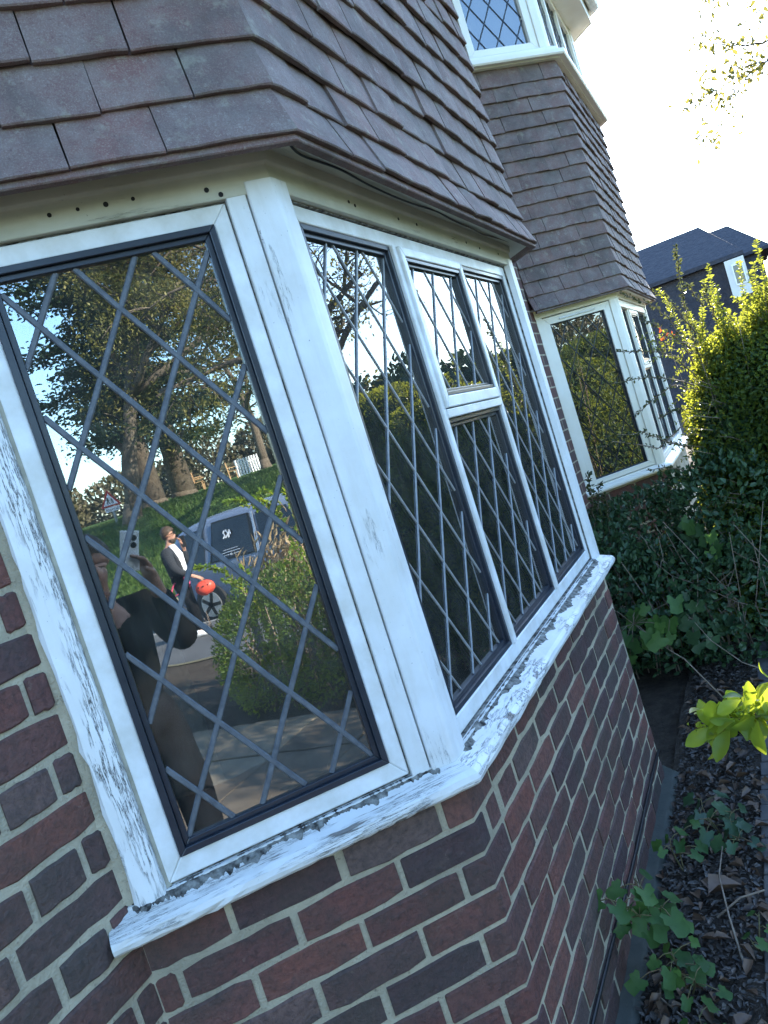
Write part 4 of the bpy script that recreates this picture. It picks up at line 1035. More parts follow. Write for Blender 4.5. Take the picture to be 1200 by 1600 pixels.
tree('bare_tree', gz(36.0, -25.0), 13, 4.8, 'thin branched almost leafless tree against blue sky, reflected near the frame', 2500, .14, 'hedgerow', 'bark', 15, r0=.28, first=.25, levels=5, cl=.8, group='park trees across the road', nb=4)
tree('street_tree', (5.4, 9.4, -.03), 8.2, 2.5, 'spring tree by the pavement beyond the hedge, bare twigs with yellow leaves', 5200, .085, 'spring', 'bark', 31, r0=.17, first=.24, levels=5, cl=.45, nb=5, droop=.15)

# overhanging branch in the top right corner of the sky
ov = thing('overhanging_branch', at(1330, 20, 7.5), 'thin overhanging branch with sparse small leaves against the white sky', 'branch')
bb = B(); LL = []
random.seed(12)
def obr(pts, r, n):
    P = [at(u, v, 7.5 + (i - 2) * .05) for i, (u, v) in enumerate(pts)]; fine = []
    for i in range(len(P) - 1):
        for q in range(4): fine.append(P[i].lerp(P[i + 1], q / 4) + Vector((random.gauss(0, .006), random.gauss(0, .02), random.gauss(0, .006))))
    fine.append(P[-1]); bb.tube(fine, [r * (1 - .8 * i / len(fine)) + .001 for i in range(len(fine))], 5)
    for i in range(int(n * 1.2)):
        p = random.choice(fine[len(fine) // 4:]) + Vector((random.gauss(0, .05), random.gauss(0, .1), random.gauss(0, .05)))
        LL.append((p, Vector((random.gauss(0, .7), random.gauss(0, .7), -.5 + random.gauss(0, .6))), random.uniform(.035, .085)))
for pts, r, n in [([(1330, 20), (1240, 55), (1200, 62), (1165, 73), (1130, 70), (1085, 65)], .012, 70), ([(1330, 60), (1260, 75), (1200, 96), (1175, 112), (1150, 138), (1138, 162)], .013, 80),
                  ([(1200, 96), (1165, 105), (1138, 113)], .007, 60), ([(1150, 140), (1120, 148), (1098, 155), (1075, 165)], .006, 55), ([(1330, 30), (1230, 52), (1165, 47), (1118, 32)], .007, 14),
                  ([(1330, 5), (1240, 0), (1195, 20), (1175, 14)], .008, 50), ([(1165, 72), (1125, 66), (1095, 64)], .004, 26), ([(1120, 110), (1108, 118), (1098, 128)], .004, 26), ([(1145, 160), (1120, 200), (1112, 225)], .003, 26), ([(1180, 150), (1160, 185), (1155, 200)], .003, 14), ([(1330, -30), (1170, -15), (1120, -5), (1095, 15)], .006, 45),
                  ([(1138, 165), (1110, 195), (1090, 222)], .003, 18)]: obr(pts, r, n)
bb.to('stem', MT['bark'], ov, smooth=True)
leaves('foliage', np.array([list(l[0]) for l in LL]), np.array([list(l[1]) for l in LL]), rand_dirs(len(LL)), np.array([l[2] for l in LL]), np.array([l[2] * .5 for l in LL]), MT['spring'], ov)
# distant hedgerow and woods
def wood(name, items, mat, n, L):
    P, A, Nn, Ls, W_ = blob_leaves(items, n, L * .6, L * 1.3, .6, r0=.6, clump=.7); return kind(leaves(name, P, A, Nn, Ls, W_, MT[mat]), 'stuff')
rr = random.Random(2)
wood('far_hedgerow', [((46 + i * 1.2 + rr.uniform(-3, 3), -58 + i * 4.2, 4 + rr.uniform(-.5, .8)), (3.2, 3.4, rr.uniform(2.2, 4.2))) for i in range(13)], 'hedgerow', 22, .45)
wood('far_wood', [((9 + i * 3.0, 44 + rr.uniform(-3, 3), 1.5 + .15 * i), (3.0, 2.6, rr.uniform(3.2, 4.6))) for i in range(9)], 'cedar', 24, .5)
wood('roadside_thicket', [((13.5 + rr.uniform(0, 4), 11 + i * 3.4, 1.2), (2.0, 2.2, rr.uniform(1.6, 2.8))) for i in range(6)], 'hedgerow', 45, .25)
# grass blades on the near bank
n = 26000; gx = RNG.uniform(12.3, 21, n); gy = RNG.uniform(-23, -7, n)
P = np.stack([gx, gy, hgt(gx) - .02], 1); A = unit(np.stack([RNG.normal(0, .35, n), RNG.normal(0, .35, n), np.ones(n)], 1))
MT['grass'] = leaf_mat('grass_blade', (0.045, 0.095, 0.02), (0.10, 0.16, 0.035), 0.35, (0.2, 0.28, 0.04))
kind(leaves('grass', P, A, rand_dirs(n), RNG.uniform(.06, .16, n), RNG.uniform(.012, .03, n), MT['grass']), 'stuff')

# ------------------------------------------------------------------ houses down the street
def far_house(y, xr, zr, ze, xl, xe, label, bay):
    t = thing('terrace_house', (xr - 2, y, 0), label, 'house', 'distant houses at the end of the row'); b = B()
    ye = y - 3.0; yb_ = y + 3.0
    b.loft([[Vector((xl, ye, ze)), Vector((xe, ye, ze)), Vector((xr, y, zr)), Vector((xl, y, zr))], [Vector((xl, ye, ze + .14)), Vector((xe, ye, ze + .14)), Vector((xr, y, zr + .14)), Vector((xl, y, zr + .14))]])
    b.loft([[Vector((xe, ye, ze)), Vector((xe, yb_, ze)), Vector((xr + .02, y, zr)), Vector((xr, y - .02, zr))], [Vector((xe, ye, ze + .14)), Vector((xe, yb_, ze + .14)), Vector((xr + .02, y, zr + .14)), Vector((xr, y - .02, zr + .14))]])
    b.loft([[Vector((xl, yb_, ze)), Vector((xe, yb_, ze)), Vector((xr, y, zr)), Vector((xl, y, zr))], [Vector((xl, yb_, ze + .14)), Vector((xe, yb_, ze + .14)), Vector((xr, y, zr + .14)), Vector((xl, y, zr + .14))]])
    b.to('roof', MT['roof_far'], t)
    B().box(((xl + xe) / 2 - .2, y, ze / 2), (xe - xl - .4, 5.4, ze)).to('wall', MT['roof_far'], t)
    if bay:
        # white rendered bay with casement window under the eaves
        bx = xe - .35; w = B().box((bx, ye + .35, ze - .72), (.62, 1.5, 1.3)).to('bay_wall', MT['render'], t)
        f = B(); f.box((bx + .06, ye - .415, ze - .62), (.36, .05, .72)); wf = f.to('bay_window', MT['upvc'], t)
        B().box((bx + .06, ye - .445, ze - .62), (.28, .015, .62)).to('pane', MT['carglass'], wf)
        B().box((bx + .315, ye + .35, ze - .62), (.02, 1.0, .72)).to('side_pane', MT['carglass'], wf)
    return t
far_house(32, .15, 6.25, 4.55, -8, 1.35, 'nearest distant house, dark roof and white bay beside the hedge top', True)
far_house(41, 1.20, 7.1, 5.3, -8, 2.6, 'second distant house, only its dark roof ridge shows behind the first', False)
# ------------------------------------------------------------------ what the panes reflect: garden, pavement, street
lh = thing('garden_hedge', (3.6, -3.0, 0), 'low leafy garden hedge by the pavement, reflected at the foot of the near pane', 'hedge')
P, A, Nn, L, Wd = blob_leaves([((3.55, -2.55, .45), (.55, .50, .62)), ((3.60, -3.10, .42), (.55, .45, .62)), ((3.9, -2.1, .5), (.5, .5, .62)), ((3.75, -3.45, .35), (.42, .35, .48))], 1500, .022, .04)
leaves('foliage', P, A, Nn, L, Wd, MT['hedge'], lh)
bb = B()
for i in range(40):
    x, y = random.uniform(3.2, 4.1), random.uniform(-3.6, -1.8); bb.tube([(x, y, 0), (x + random.uniform(-.15, .15), y + random.uniform(-.15, .15), .4), (x + random.uniform(-.2, .2), y + random.uniform(-.2, .2), .85)], [.012, .008, .003], 5)
bb.to('stem', MT['twig'], lh, smooth=True)
def mir(u, v, d):
    """helper for writing positions down: the point at distance d that photo pixel (u, v) shows reflected in the near side pane"""
    r = RIGHT * ((u - 600) / 1202) + UP * (-(v - 800) / 1202) + FWD; n = Vector((S2, -S2, 0)); t = (.002 - n.dot(CAM)) / n.dot(r); P = CAM + r * t
    r = (r - 2 * r.dot(n) * n).normalized(); return P + r * d
gs = thing('shade_shrub', (2.9, 1.0, 0), 'loose leafy shrub added out of view to shade the patio', 'shrub')  # unseen, added to throw dappled shade across the slabs
P, A, Nn, L, Wd = blob_leaves([((2.5, .9, 1.5), (.6, .5, .75)), ((3.2, 1.1, 1.5), (.7, .5, .85)), ((3.9, .9, 1.3), (.6, .5, .8)), ((2.1, 1.1, 1.0), (.5, .5, .8))], 1700, .035, .06, r0=.3)
leaves('foliage', P, A, Nn, L, Wd, MT['hedge'], gs)
B().tube([(2.9, 1.0, 0), (2.85, 1.0, .6), (2.6, .95, 1.5)], [.05, .035, .01], 7).to('stem', MT['bark'], gs)
tw2 = [[(3.5, -3.0, .5), mir(375, 915, 4.5), mir(350, 890, 4.5), mir(320, 886, 4.5), mir(302, 884, 4.5)], [mir(375, 915, 4.5), mir(385, 895, 4.5), mir(378, 885, 4.5)], [mir(385, 930, 4.5), mir(365, 912, 4.5), mir(350, 906, 4.5)],
       [(3.6, -2.5, .6), mir(450, 830, 4.2), mir(430, 790, 4.2), mir(400, 778, 4.2), mir(350, 785, 4.2)], [mir(450, 800, 4.2), mir(425, 770, 4.2), mir(405, 765, 4.2)], [mir(440, 800, 4.2), mir(410, 790, 4.2), mir(380, 792, 4.2)], [mir(470, 850, 4.2), mir(455, 790, 4.2), mir(445, 765, 4.2)], [mir(480, 880, 4.2), mir(462, 850, 4.2), mir(452, 860, 4.2)]]
twigs('sunlit leafy sprays rising above the low garden hedge in the reflection', tw2, 75, .042, MT['bright'], 'leafy_spray', 'shrub', base=(3.5, -3.0, 0))
pf = thing('picket_fence', (4.35, -3.0, 0), 'short weathered wooden picket fence behind the low garden hedge', 'fence')
for i in range(14):
    y = -3.9 + i * .135; b = B(); b.loft([[Vector((4.35, y - .04, .05)), Vector((4.37, y - .04, .05)), Vector((4.37, y + .04, .05)), Vector((4.35, y + .04, .05))], [Vector((4.35, y - .04, .86)), Vector((4.37, y - .04, .86)), Vector((4.37, y + .04, .86)), Vector((4.35, y + .04, .86))], [Vector((4.35, y - .004, .93)), Vector((4.37, y - .004, .93)), Vector((4.37, y + .004, .93)), Vector((4.35, y + .004, .93))]]); b.to('picket', MT['fencewood'], pf)
for z in (.25, .70): B().box((4.385, -3.02, z), (.025, 1.95, .07)).to('rail', MT['fencewood'], pf)
tg = thing('grass_plume', (4.3, -3.25, 0), 'tuft of pale dry grass plumes behind the low hedge', 'grass'); n = 500
P = np.array([4.3, -3.3, .95]) + RNG.normal(0, 1, (n, 3)) * np.array([.12, .16, .14]); leaves('plume', P, unit(RNG.normal(0, .4, (n, 3)) + np.array([.1, .5, .8])), rand_dirs(n), RNG.uniform(.06, .14, n), RNG.uniform(.006, .014, n), MT['straw'], tg)
b = B()
for i in range(14): b.tube([(4.3 + random.gauss(0, .03), -3.25 + random.gauss(0, .03), 0), (4.3 + random.gauss(0, .06), -3.28 + random.gauss(0, .08), .95)], [.004, .002], 4)
b.to('stem', MT['straw'], tg)

# parked car
car = thing('parked_car', (9.2, -6.4, -.11), 'dark blue grey people carrier parked at the kerb with a printed rear side window', 'car')
def ring(y, zb, zs, zr, wl, wb, wr):
    cx = 9.2; r = []
    for s in (-1, 1):
        pts = [(wl * .92, zb), (wl, zb + .10), (wb, zs - .22), (wb, zs - .04), (wb - .015, zs), (wr + .03, zr - .10), (wr - .05, zr - .025), (wr * .45, zr)]
        pts = [Vector((cx + s * x, y, z)) for x, z in pts]; r += pts if s == 1 else pts
    a, c = r[:8], r[8:]; return a + c[::-1]
st = [(-8.56, .32, .66, .72, .70, .74, .66), (-8.53, .20, .84, .92, .80, .84, .74), (-8.46, .16, .86, 1.16, .84, .88, .74), (-8.30, .14, .86, 1.44, .86, .90, .70), (-8.0, .12, .85, 1.545, .87, .90, .69), (-7.4, .11, .83, 1.585, .88, .91, .69), (-6.6, .10, .82, 1.59, .88, .91, .69), (-5.9, .10, .81, 1.555, .88, .91, .68),
      (-5.45, .10, .80, 1.44, .88, .905, .66), (-5.0, .10, .79, 1.14, .88, .90, .66), (-4.8, .11, .78, .92, .88, .895, .70), (-4.4, .12, .76, .84, .86, .88, .70), (-4.15, .16, .68, .74, .80, .82, .64), (-4.06, .28, .56, .60, .68, .70, .56)]
b = B().loft([ring(*s) for s in st]); body = b.to('body', MT['carpaint'], car, smooth=True)
m_ = body.modifiers.new('smooth', 'SUBSURF'); m_.levels = 1; m_.render_levels = 2
def sidepane(name, ys, zlo, zhi, mat, par, off=.012):
    b = B(); out = []
    def X(z): f = (z - .82) / (1.49 - .82); return 9.2 - (.897 + (.720 - .897) * f) - off
    pts = [(ys[0], zlo[0]), (ys[1], zlo[1]), (ys[2], zhi[1]), (ys[3], zhi[0])]
    b.loft([[Vector((X(z) + .012, y, z)) for y, z in pts], [Vector((X(z), y, z)) for y, z in pts]]); return b.to(name, mat, par), X
sidepane('window_trim', (-7.56, -6.60, -6.64, -7.42), (.845, .835), (1.455, 1.45), MT['black'], car, .014)
w1, X1 = sidepane('rear_side_window', (-7.50, -6.64, -6.68, -7.40), (.87, .86), (1.43, 1.43), MT['carglass'], car, .022)
sidepane('front_side_window', (-6.50, -5.62, -5.90, -6.50), (.86, .84), (1.43, 1.40), MT['carglass'], car, .016)
sidepane('quarter_window', (-8.18, -7.66, -7.62, -8.02), (.95, .88), (1.38, 1.42), MT['carglass'], car, .018)
sidepane('pillar_trim', (-6.585, -6.535, -6.56, -6.60), (.84, .84), (1.46, 1.46), MT['alloy'], car, .018)
def pstroke(pts, w, par, name):
    b = B(); P = [Vector((X1(z) - .024, y, z)) for y, z in pts]
    for p, q in zip(P[:-1], P[1:]):
        d = (q - p).normalized(); s = d.cross(Vector((1, 0, 0))).normalized() * w / 2; p0, q0 = p - d * w * .3, q + d * w * .3
        b.loft([[p0 - s, q0 - s, q0 + s, p0 + s], [v + Vector((-.002, 0, 0)) for v in (p0 - s, q0 - s, q0 + s, p0 + s)]])
    return b.to(name, MT['white'], par)
Lg = lambda u, v: (-7.19 + (u - 440) / 1320 * .95 + (v - 440) / 1320 * -.27, 1.16 - (v - 440) / 1320 * 1.0 - (u - 440) / 1320 * .3 + .03)
pstroke([Lg(*p) for p in ((466, 445), (488, 385), (440, 345), (452, 308), (505, 288), (562, 335), (556, 378), (520, 425))], .024, w1, 'window_print')
pstroke([Lg(*p) for p in ((600, 410), (588, 275), (640, 335))], .024, w1, 'window_print'); 
pstroke([(-7.20, .985), (-6.92, .985)], .010, w1, 'window_print'); pstroke([(-7.26, .945), (-6.88, .945)], .010, w1, 'window_print'); pstroke([(-7.24, .905), (-7.10, .905)], .009, w1, 'window_print'); pstroke([(-7.07, .905), (-7.05, .905)], .028, w1, 'window_print'); pstroke([(-7.01, .905), (-6.90, .905)], .009, w1, 'window_print')
for yw in (-7.75, -5.0):
    for sx in (-1, 1):
        x = 9.2 + sx * .83; w = B().cyl((x, yw, .20), (1, 0, 0), .32, .20, 28).to('wheel', MT['tyre'], car, bevel=.02)
        B().cyl((x + sx * .1, yw, .20), (1, 0, 0), .21, .02, 24).to('rim', MT['alloy'], w)
        for k in range(5):
            a = k * 2 * math.pi / 5; B().box((x + sx * .112, yw + .1 * math.cos(a), .20 + .1 * math.sin(a)), (.012, .06, .19), (Vector((1, 0, 0)), Vector((0, -math.sin(a), math.cos(a))), Vector((0, math.cos(a), math.sin(a))))).to('spoke', MT['black'], w)
for z_, y_ in ((.78, -6.72), (.78, -5.75)): B().box((9.2 - .925, y_, z_), (.025, .16, .03)).to('door_handle', MT['carpaint'], car, bevel=.006)
for sx in (-1, 1):
    B().box((9.2 + sx * .79, -8.43, .92), (.14, .14, .34)).to('tail_lamp', MT['amber'], car, bevel=.02); B().box((9.2 + sx * .68, -4.14, .62), (.26, .12, .13)).to('headlight', MT['alloy'], car, bevel=.03)
    mr = B(); mr.ball((9.2 + sx * 1.02, -5.50, .93), (.10, .07, .075)); mr.box((9.2 + sx * .93, -5.50, .90), (.08, .04, .03)); mr.to('mirror', MT['carpaint'], car, smooth=True)
B().loft([[Vector((9.2 - .60, -5.02, 1.17)), Vector((9.2 + .60, -5.02, 1.17)), Vector((9.2 + .64, -4.83, .95)), Vector((9.2 - .64, -4.83, .95))], [Vector((9.2 - .56, -5.40, 1.46)), Vector((9.2 + .56, -5.40, 1.46)), Vector((9.2 + .56, -5.38, 1.47)), Vector((9.2 - .56, -5.38, 1.47))]]).to('windscreen', MT['carglass'], car)
B().box((9.2, -8.33, 1.26), (1.15, .06, .36)).to('rear_window', MT['carglass'], car)

# people
def skinned(name, J, E, mat, parent, rootk, sub=2):
    keys = list(J); me = bpy.data.meshes.new(name); me.from_pydata([J[k][:3] for k in keys], [(keys.index(a), keys.index(c)) for a, c in E], [])
    me.materials.append(mat); o = bpy.data.objects.new(name, me); link(o, parent); WM[o.name] = Matrix.Identity(4)
    bm = bmesh.new(); bm.from_mesh(me); ly = bm.verts.layers.skin.verify(); bm.verts.ensure_lookup_table()
    for k, v in zip(keys, bm.verts):
        r = J[k][3]; v[ly].radius = r if isinstance(r, tuple) else (r, r); v[ly].use_root = k == rootk
    bm.to_mesh(me); bm.free()
    m = o.modifiers.new('skin', 'SKIN'); m.use_smooth_shade = True; m.use_x_symmetry = False
    s = o.modifiers.new('sub', 'SUBSURF'); s.levels = 1; s.render_levels = sub; return o
def person(loc, f, label, pose, clothes):
    """pose: joints in body coordinates (forward, left, up)"""
    f = Vector((f[0], f[1], 0)).normalized(); l = Vector((-f.y, f.x, 0)); base = Vector(loc)
    t = thing('person', loc, label, 'person')
    w = lambda p: tuple(base + f * p[0] + l * p[1] + Vector((0, 0, p[2])))
    J, E = {}, []
    def j(k, p, r, par=None):
        J[k] = (*w(p), r)
        if par: E.append((par, k))
    P = pose
    j('pelvis', P['pelvis'], .092); j('belly', P['belly'], .105, 'pelvis'); j('chest', P['chest'], .125, 'belly'); j('neck0', P['neck'], .058, 'chest')
    h = Vector(P['head']); nk = Vector(P['neck']); j('neck1', tuple(nk.lerp(h, .55)), .052, 'neck0'); j('jaw', tuple(h + Vector((.012, 0, -.045))), .068, 'neck1'); j('skull', tuple(h + Vector((-.006, 0, .045))), .085, 'jaw'); j('crown', tuple(h + Vector((-.012, 0, .095))), .058, 'skull')
    j('nose', tuple(h + Vector((.094, 0, .002))), .012, 'jaw'); j('chin', tuple(h + Vector((.06, 0, -.085))), .03, 'jaw')
    for s, sd in ((1, 'L'), (-1, 'R')):
        j('ear' + sd, tuple(h + Vector((-.01, s * .083, .01))), .014, 'skull')
        j('sh' + sd, P['sh' + sd], .060, 'chest'); j('el' + sd, P['el' + sd], .043, 'sh' + sd); j('wr' + sd, P['wr' + sd], .029, 'el' + sd)
        hd = (Vector(P['hand' + sd]) - Vector(P['wr' + sd])).normalized(); pc = Vector(P['wr' + sd]) + hd * .055; j('palm' + sd, tuple(pc), (.036, .020), 'wr' + sd)
        sd_v = hd.cross(Vector(P['curl' + sd])).normalized(); cv = Vector(P['curl' + sd]).normalized()
        for i, (o, ln) in enumerate(((-.030, .068), (-.010, .078), (.010, .072), (.030, .056))):
            a = pc + hd * .035 + sd_v * o; b1 = a + hd * ln * .5 + cv * ln * .18; b2 = b1 + (hd * .35 + cv).normalized() * ln * .5
            j('f%s%d0' % (sd, i), tuple(a), .0095, 'palm' + sd); j('f%s%d1' % (sd, i), tuple(b1), .0085, 'f%s%d0' % (sd, i)); j('f%s%d2' % (sd, i), tuple(b2), .007, 'f%s%d1' % (sd, i))
        a = pc - sd_v * .035 - hd * .01; j('t' + sd + '0', tuple(a - sd_v * .012 + cv * .015 + hd * .02), .011, 'palm' + sd); j('t' + sd + '1', tuple(a - sd_v * .014 + cv * .045 + hd * .045), .009, 't' + sd + '0')
        j('hip' + sd, P['hip' + sd], .074, 'pelvis'); j('kn' + sd, P['kn' + sd], .058, 'hip' + sd); j('an' + sd, P['an' + sd], .038, 'kn' + sd); j('toe' + sd, tuple(Vector(P['an' + sd]) + Vector((.12, s * .02, -.05))), .034, 'an' + sd)
    skinned('body', J, E, MT['skin'], t, 'pelvis')
    # clothes follow the body
    def sub(keys, gain, name, mat, root, extra=None):
        JJ = {}
        for k in keys:
            r = J[k][3]; r = max(r) if isinstance(r, tuple) else r; JJ[k] = (*J[k][:3], r + gain * (.5 if k[:2] in ('el', 'wr', 'sh') else 1))
        EE = [e for e in E if e[0] in JJ and e[1] in JJ]
        if extra: extra(JJ)
        return skinned(name, JJ, EE, mat, t, root)
    def cut(JJ):
        for sd in 'LR':
            JJ['wr' + sd] = (*(Vector(JJ['el' + sd][:3]).lerp(Vector(JJ['wr' + sd][:3]), .93)), .042)
    sub(['pelvis', 'belly', 'chest', 'shL', 'elL', 'wrL', 'shR', 'elR', 'wrR', 'hipL', 'hipR'] if clothes.get('long') else ['pelvis', 'belly', 'chest', 'shL', 'elL', 'wrL', 'shR', 'elR', 'wrR'], .040, clothes['top_name'], MT[clothes['top']], 'pelvis', cut)
    def cutt(JJ):
        for sd in 'LR': JJ['an' + sd] = (*JJ['an' + sd][:3], .062)
    sub(['belly', 'pelvis', 'hipL', 'knL', 'anL', 'hipR', 'knR', 'anR'], .028, 'trousers', MT[clothes['leg']], 'pelvis', cutt)
    for s, sd in ((1, 'L'), (-1, 'R')):
        a = Vector(P['an' + sd]); b = B(); rings = []
        for x, hw, hh in ((-.085, .028, .04), (-.06, .040, .055), (.0, .043, .06), (.07, .047, .042), (.14, .045, .032), (.185, .026, .022)):
            c = a + Vector((x, s * .012, 0)); z0 = .0 + a.z - .085
            rings.append([Vector(w((c.x, c.y + hw * math.cos(q), z0 + hh + hh * math.sin(q)))) for q in [2 * math.pi * i / 10 for i in range(10)]])
        b.loft(rings); b.to('shoe', MT[clothes['shoe']], t, smooth=True)
    # hair: a cap over the skull with a short uneven fringe
    b = B(); n = 16; rings = []
    for k in range(7):
        th = (math.pi * .62) * k / 6; ring = []
        for q in range(n):
            a = 2 * math.pi * q / n; back = (1 - math.cos(a)) / 2; tt = th * (.62 + .62 * back)
            r = .104 * (1 + random.uniform(-.03, .06)); ring.append(Vector(w(tuple(h + Vector((-.010 + r * .98 * math.sin(tt) * math.cos(a), r * .92 * math.sin(tt) * math.sin(a), .042 + r * 1.02 * math.cos(tt)))))))
        rings.append(ring)
    b.loft(rings[::-1]); b.to('hair', MT['hair'], t, smooth=True)
    return t, w, h
P_ = dict(pelvis=(0, 0, .85), belly=(.01, 0, 1.00), chest=(.0, 0, 1.20), neck=(.02, 0, 1.345), head=(.055, 0, 1.485),
          shL=(-.005, .175, 1.285), elL=(.04, .235, 1.02), wrL=(.24, .22, .86), handL=(.31, .21, .82), curlL=(.3, -.3, -1),
          shR=(-.005, -.175, 1.285), elR=(.10, -.225, 1.06), wrR=(.175, -.11, 1.28), handR=(.17, -.085, 1.36), curlR=(-.6, .6, .3),
          hipL=(.0, .095, .80), knL=(.10, .10, .45), anL=(.07, .10, .085), hipR=(.0, -.095, .80), knR=(.03, -.10, .44), anR=(-.12, -.11, .085))
man, w, h = person((6.86, -6.93, 0), (.42, .855), 'man in dark open jacket and white shirt on the pavement, phone raised to his mouth', P_, dict(top='jacket', top_name='jacket', leg='trouser', shoe='white'))
b = B(); rings = []                                   # shirt front showing between the jacket edges
for z, hw, x in ((.90, .085, .118), (1.0, .095, .128), (1.12, .10, .138), (1.22, .095, .145), (1.30, .075, .11), (1.36, .05, .075)):
    rings.append([Vector(w((x - .055, hw + .02, z))), Vector(w((x - .005, hw * .8, z))), Vector(w((x + .018, 0, z))), Vector(w((x - .005, -hw * .8, z))), Vector(w((x - .055, -hw - .02, z)))])
b.loft(rings); b.to('shirt', MT['shirt'], man, smooth=True)
b = B(); rings = []                                   # beard
for z, r in ((-.112, .030), (-.095, .050), (-.072, .064), (-.052, .068)):
    rings.append([Vector(w(tuple(h + Vector((.014 + r * math.cos(a) * 1.05, r * math.sin(a), z))))) for a in [-1.7 + 3.4 * i / 10 for i in range(11)]])
b.loft(rings); b.to('beard', MT['hair'], man, smooth=True)
b = B()                                               # glasses
for s in (1, -1):
    c = h + Vector((.088, s * .034, .022)); b.tube([w(tuple(c + Vector((0, .026 * math.cos(a), .020 * math.sin(a))))) for a in [2 * math.pi * i / 14 for i in range(15)]], .0035, 5); b.tube([w(tuple(c + Vector((0, s * .026, .006)))), w(tuple(h + Vector((0, s * .090, .026))))], .003, 5)
b.tube([w(tuple(h + Vector((.09, -.01, .025)))), w(tuple(h + Vector((.09, .01, .025))))], .003, 5); b.to('glasses', MT['black'], man)
tag(B().box(w((.205, -.06, 1.36)), (.075, .010, .15), (Vector((.42, .855, 0)).normalized(), Vector((-.855, .42, 0)).normalized(), Vector((0, 0, 1)))).to('mobile_phone', MT['black'], None, bevel=.004), 'dark mobile phone held at the mouth of the man on the pavement', 'phone')
# coral helmet hanging from his hand
hm = thing('helmet', w((.34, .19, .64)), 'coral red cycle helmet with vents hanging from the hand of the man on the pavement', 'helmet')
c = Vector((.36, .19, .655)); rings = []
for k in range(13):
    th = .02 + 2.55 * k / 12; q_ = 1 if k < 10 else 1 - .05 * (k - 9)
    rings.append([Vector(w((c.x + .135 * q_ * math.sin(th) * math.cos(a), c.y + .10 * q_ * math.sin(th) * math.sin(a), c.z + .105 * math.cos(th) + .012 * math.sin(3 * a) * math.sin(th)))) for a in [2 * math.pi * i / 18 for i in range(18)]])
B().loft(rings).to('shell', MT['helmet'], hm, smooth=True)
for q in range(3):
    B().ball(w((c.x - .07 + q * .065, c.y + .092 - abs(q - 1) * .018, c.z + .03)), (.022, .012, .012), 8, 5).to('vent', MT['black'], hm)
B().tube([w((c.x - .09, c.y, c.z + .05)), w((.31, .21, .82)), w((c.x + .10, c.y, c.z + .05))], .006, 5).to('strap', MT['black'], hm)
sb = B()
for s in (1,):
    sb.tube([w((.135, .02, .90)), w((.10, .12, .87)), w((-.05, .155, .84)), w((-.12, .14, .74)), w((-.10, .15, .66)), w((.02, .15, .70)), w((.09, .13, .80)), w((.12, .10, .88))], .014, 6)
    sb.tube([w((.125, .06, .895)), w((.14, .075, .80)), w((.13, .09, .72))], .013, 6)
tag(sb.to('webbing_strap', MT['strap'], None, smooth=True), 'looped pink webbing strap round the hips of the man on the pavement', 'strap')

PP = dict(pelvis=(-.02, 0, .88), belly=(-.01, 0, 1.04), chest=(-.02, 0, 1.24), neck=(.0, 0, 1.40), head=(.035, 0, 1.545),
          shL=(-.02, .185, 1.335), elL=(.10, .27, 1.12), wrL=(.285, .14, 1.335), handL=(.34, .09, 1.42), curlL=(.2, -1, .1),
          shR=(-.02, -.185, 1.335), elR=(.12, -.26, 1.13), wrR=(.335, -.135, 1.42), handR=(.355, -.115, 1.5), curlR=(.4, 1, .1),
          hipL=(.0, .10, .83), knL=(.02, .11, .47), anL=(-.03, .12, .085), hipR=(.0, -.10, .83), knR=(.04, -.11, .47), anR=(.0, -.12, .085))
ff = Vector((-.4581, .8864, 0)).normalized()
pl_ = CAM - ff * .39 + Vector((-ff.y, ff.x, 0)) * .10
ph, w, h = person((pl_.x, pl_.y, 0), (ff.x, ff.y), 'photographer in an olive coat reflected beside the curtain, holding up a white phone', PP, dict(top='coat', top_name='coat', leg='trouser', shoe='black', long=True))
pc = CAM - FWD * .010 - RIGHT * .0145 - UP * .048
pho = thing('camera_phone', tuple(pc), 'white smartphone held up by the photographer, its lens towards the window', 'phone')
B().box(pc, (.072, .150, .008), (RIGHT, UP, FWD)).to('case', MT['phone'], pho, bevel=.0035)
for k, dz in enumerate((0, .028)):
    c = CAM - FWD * .0055 - UP * dz; rg = B(); rings = []
    for r, q in ((.0115, 0), (.0115, .002), (.0085, .002), (.0085, 0)): rings.append([c + RIGHT * r * math.cos(a) + UP * r * math.sin(a) + FWD * q for a in [2 * math.pi * i / 20 for i in range(20)]])
    rg.loft(rings, cap=False); rg.to('lens_ring', MT['black'], pho)
    B().cyl(c - FWD * .0002, FWD, .0084, .0012, 16).to('lens', MT['carglass'], pho)

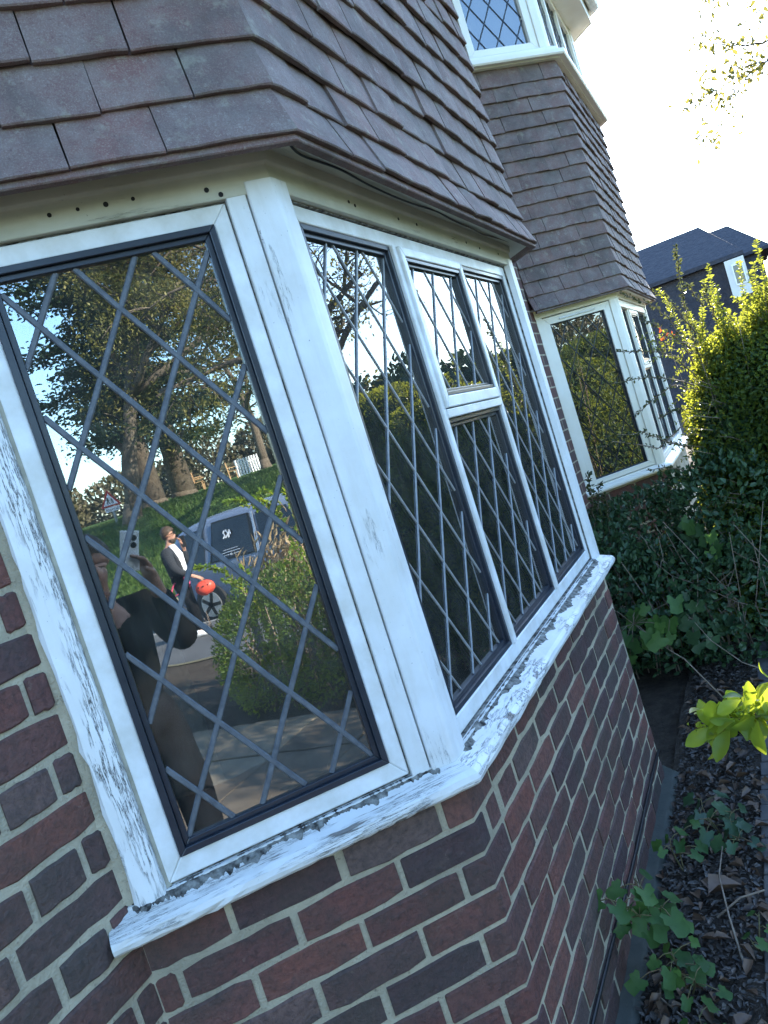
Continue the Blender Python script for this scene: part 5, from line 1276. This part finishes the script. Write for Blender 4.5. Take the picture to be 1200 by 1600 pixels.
# school warning sign across the road
sg = mir(172, 782, 27); nrm = (CAM - sg); nrm.z = 0; nrm.normalize(); rt = Vector((0, 0, 1)).cross(nrm).normalized(); Zv = Vector((0, 0, 1))
gzv = float(hgt(sg.x)); sn = thing('road_sign', (sg.x, sg.y, gzv), 'red bordered triangular school warning sign with plate below, on a grey pole', 'sign')
def tri(r, o): return [sg + rt * r * math.cos(a) + Zv * r * math.sin(a) + nrm * o for a in (math.pi / 2, math.pi * 7 / 6, math.pi * 11 / 6)]
B().loft([tri(.38, 0), tri(.38, .008)]).to('sign_board', MT['red'], sn); B().loft([tri(.265, .0085), tri(.265, .011)]).to('sign_face', MT['white'], sn)
def figure(cx, sc):
    b = B(); q = lambda x, z: sg + rt * (cx + x * sc) + Zv * (-.10 + z * sc) + nrm * .0125
    b.ball(q(0, .98), .075 * sc, 10, 6)
    for pts, r in (([(0, .88), (.0, .50)], .085), ([(0, .5), (-.12, .25), (-.20, .0)], .05), ([(0, .5), (.12, .28), (.10, .0)], .05), ([(0, .84), (-.17, .66), (-.20, .50)], .035), ([(0, .84), (.17, .70), (.26, .62)], .035)): b.tube([q(*p) for p in pts], r * sc, 6)
    o = b.to('symbol', MT['black'], sn, smooth=True)
figure(.055, .23); figure(-.065, .18)
pc_ = sg - Zv * .29; B().box(pc_ + nrm * .004, (.46, .008, .17), (rt, nrm, Zv)).to('plate', MT['white'], sn, bevel=.003)
cu = bpy.data.curves.new('lettering', 'FONT'); cu.body = 'School'; cu.align_x = 'CENTER'; cu.align_y = 'CENTER'; cu.size = .15; cu.extrude = .001
to = bpy.data.objects.new('lettering', cu); COL.objects.link(to); bpy.context.view_layer.update()
me = bpy.data.meshes.new_from_object(to); bpy.data.objects.remove(to); me.materials.clear(); me.materials.append(MT['black'])
mm = Matrix((rt, Zv, nrm)).transposed().to_4x4(); mm.translation = pc_ + nrm * .0105; place('lettering', me, mm, sn)
po = sg - nrm * .045; B().cyl((po.x, po.y, (gzv + sg.z + .35) / 2), (0, 0, 1), .038, sg.z + .35 - gzv, 14).to('pole', MT['pole'], sn)

# benches and white fence on the lawn
def bench(x, y, rz, label):
    t = thing('park_bench', (x, y, float(hgt(x))), label, 'bench', 'benches on the park lawn'); c, s = math.cos(rz), math.sin(rz); b0 = Vector((x, y, float(hgt(x)) - .02))
    X, Y, Z = Vector((c, s, 0)), Vector((-s, c, 0)), Vector((0, 0, 1)); q = lambda a, b_, z: b0 + X * a + Y * b_ + Z * z
    for i in range(4): B().box(q(0, -.18 + i * .12, .45), (1.5, .10, .03), (X, Y, Z)).to('seat_slat', MT['wood'], t)
    for i in range(3): B().box(q(0, .24, .60 + i * .14), (1.5, .03, .10), (X, Y, Z)).to('back_slat', MT['wood'], t)
    for a in (-.7, .7):
        for b_ in (-.18, .22): B().box(q(a, b_, .22 if b_ < 0 else .47), (.06, .06, .46 if b_ < 0 else .95), (X, Y, Z)).to('leg', MT['wood'], t)
        B().box(q(a, .0, .64), (.07, .46, .04), (X, Y, Z)).to('armrest', MT['wood'], t)
p = mir(312, 760, 34); bench(p.x, p.y, 2.5, 'wooden park bench beside the stout evergreen trunk, larger in the reflection')
p = mir(358, 742, 39); bench(p.x, p.y, 2.2, 'smaller looking wooden bench next to the white fence on the lawn')
p = mir(372, 738, 45); wf = thing('white_fence', (p.x, p.y, float(hgt(p.x))), 'short white picket fence on the lawn behind the farther bench', 'fence'); gz0 = float(hgt(p.x))
for i in range(12): B().box((p.x + i * .17 * .66, p.y + i * .17 * .75, gz0 + .5), (.09, .09, 1.05)).to('picket', MT['white'], wf)
B().box((p.x + .62, p.y + .70, gz0 + .75), (1.9, .04, .08), (Vector((.66, .75, 0)), Vector((-.75, .66, 0)), Vector((0, 0, 1)))).to('rail', MT['white'], wf)
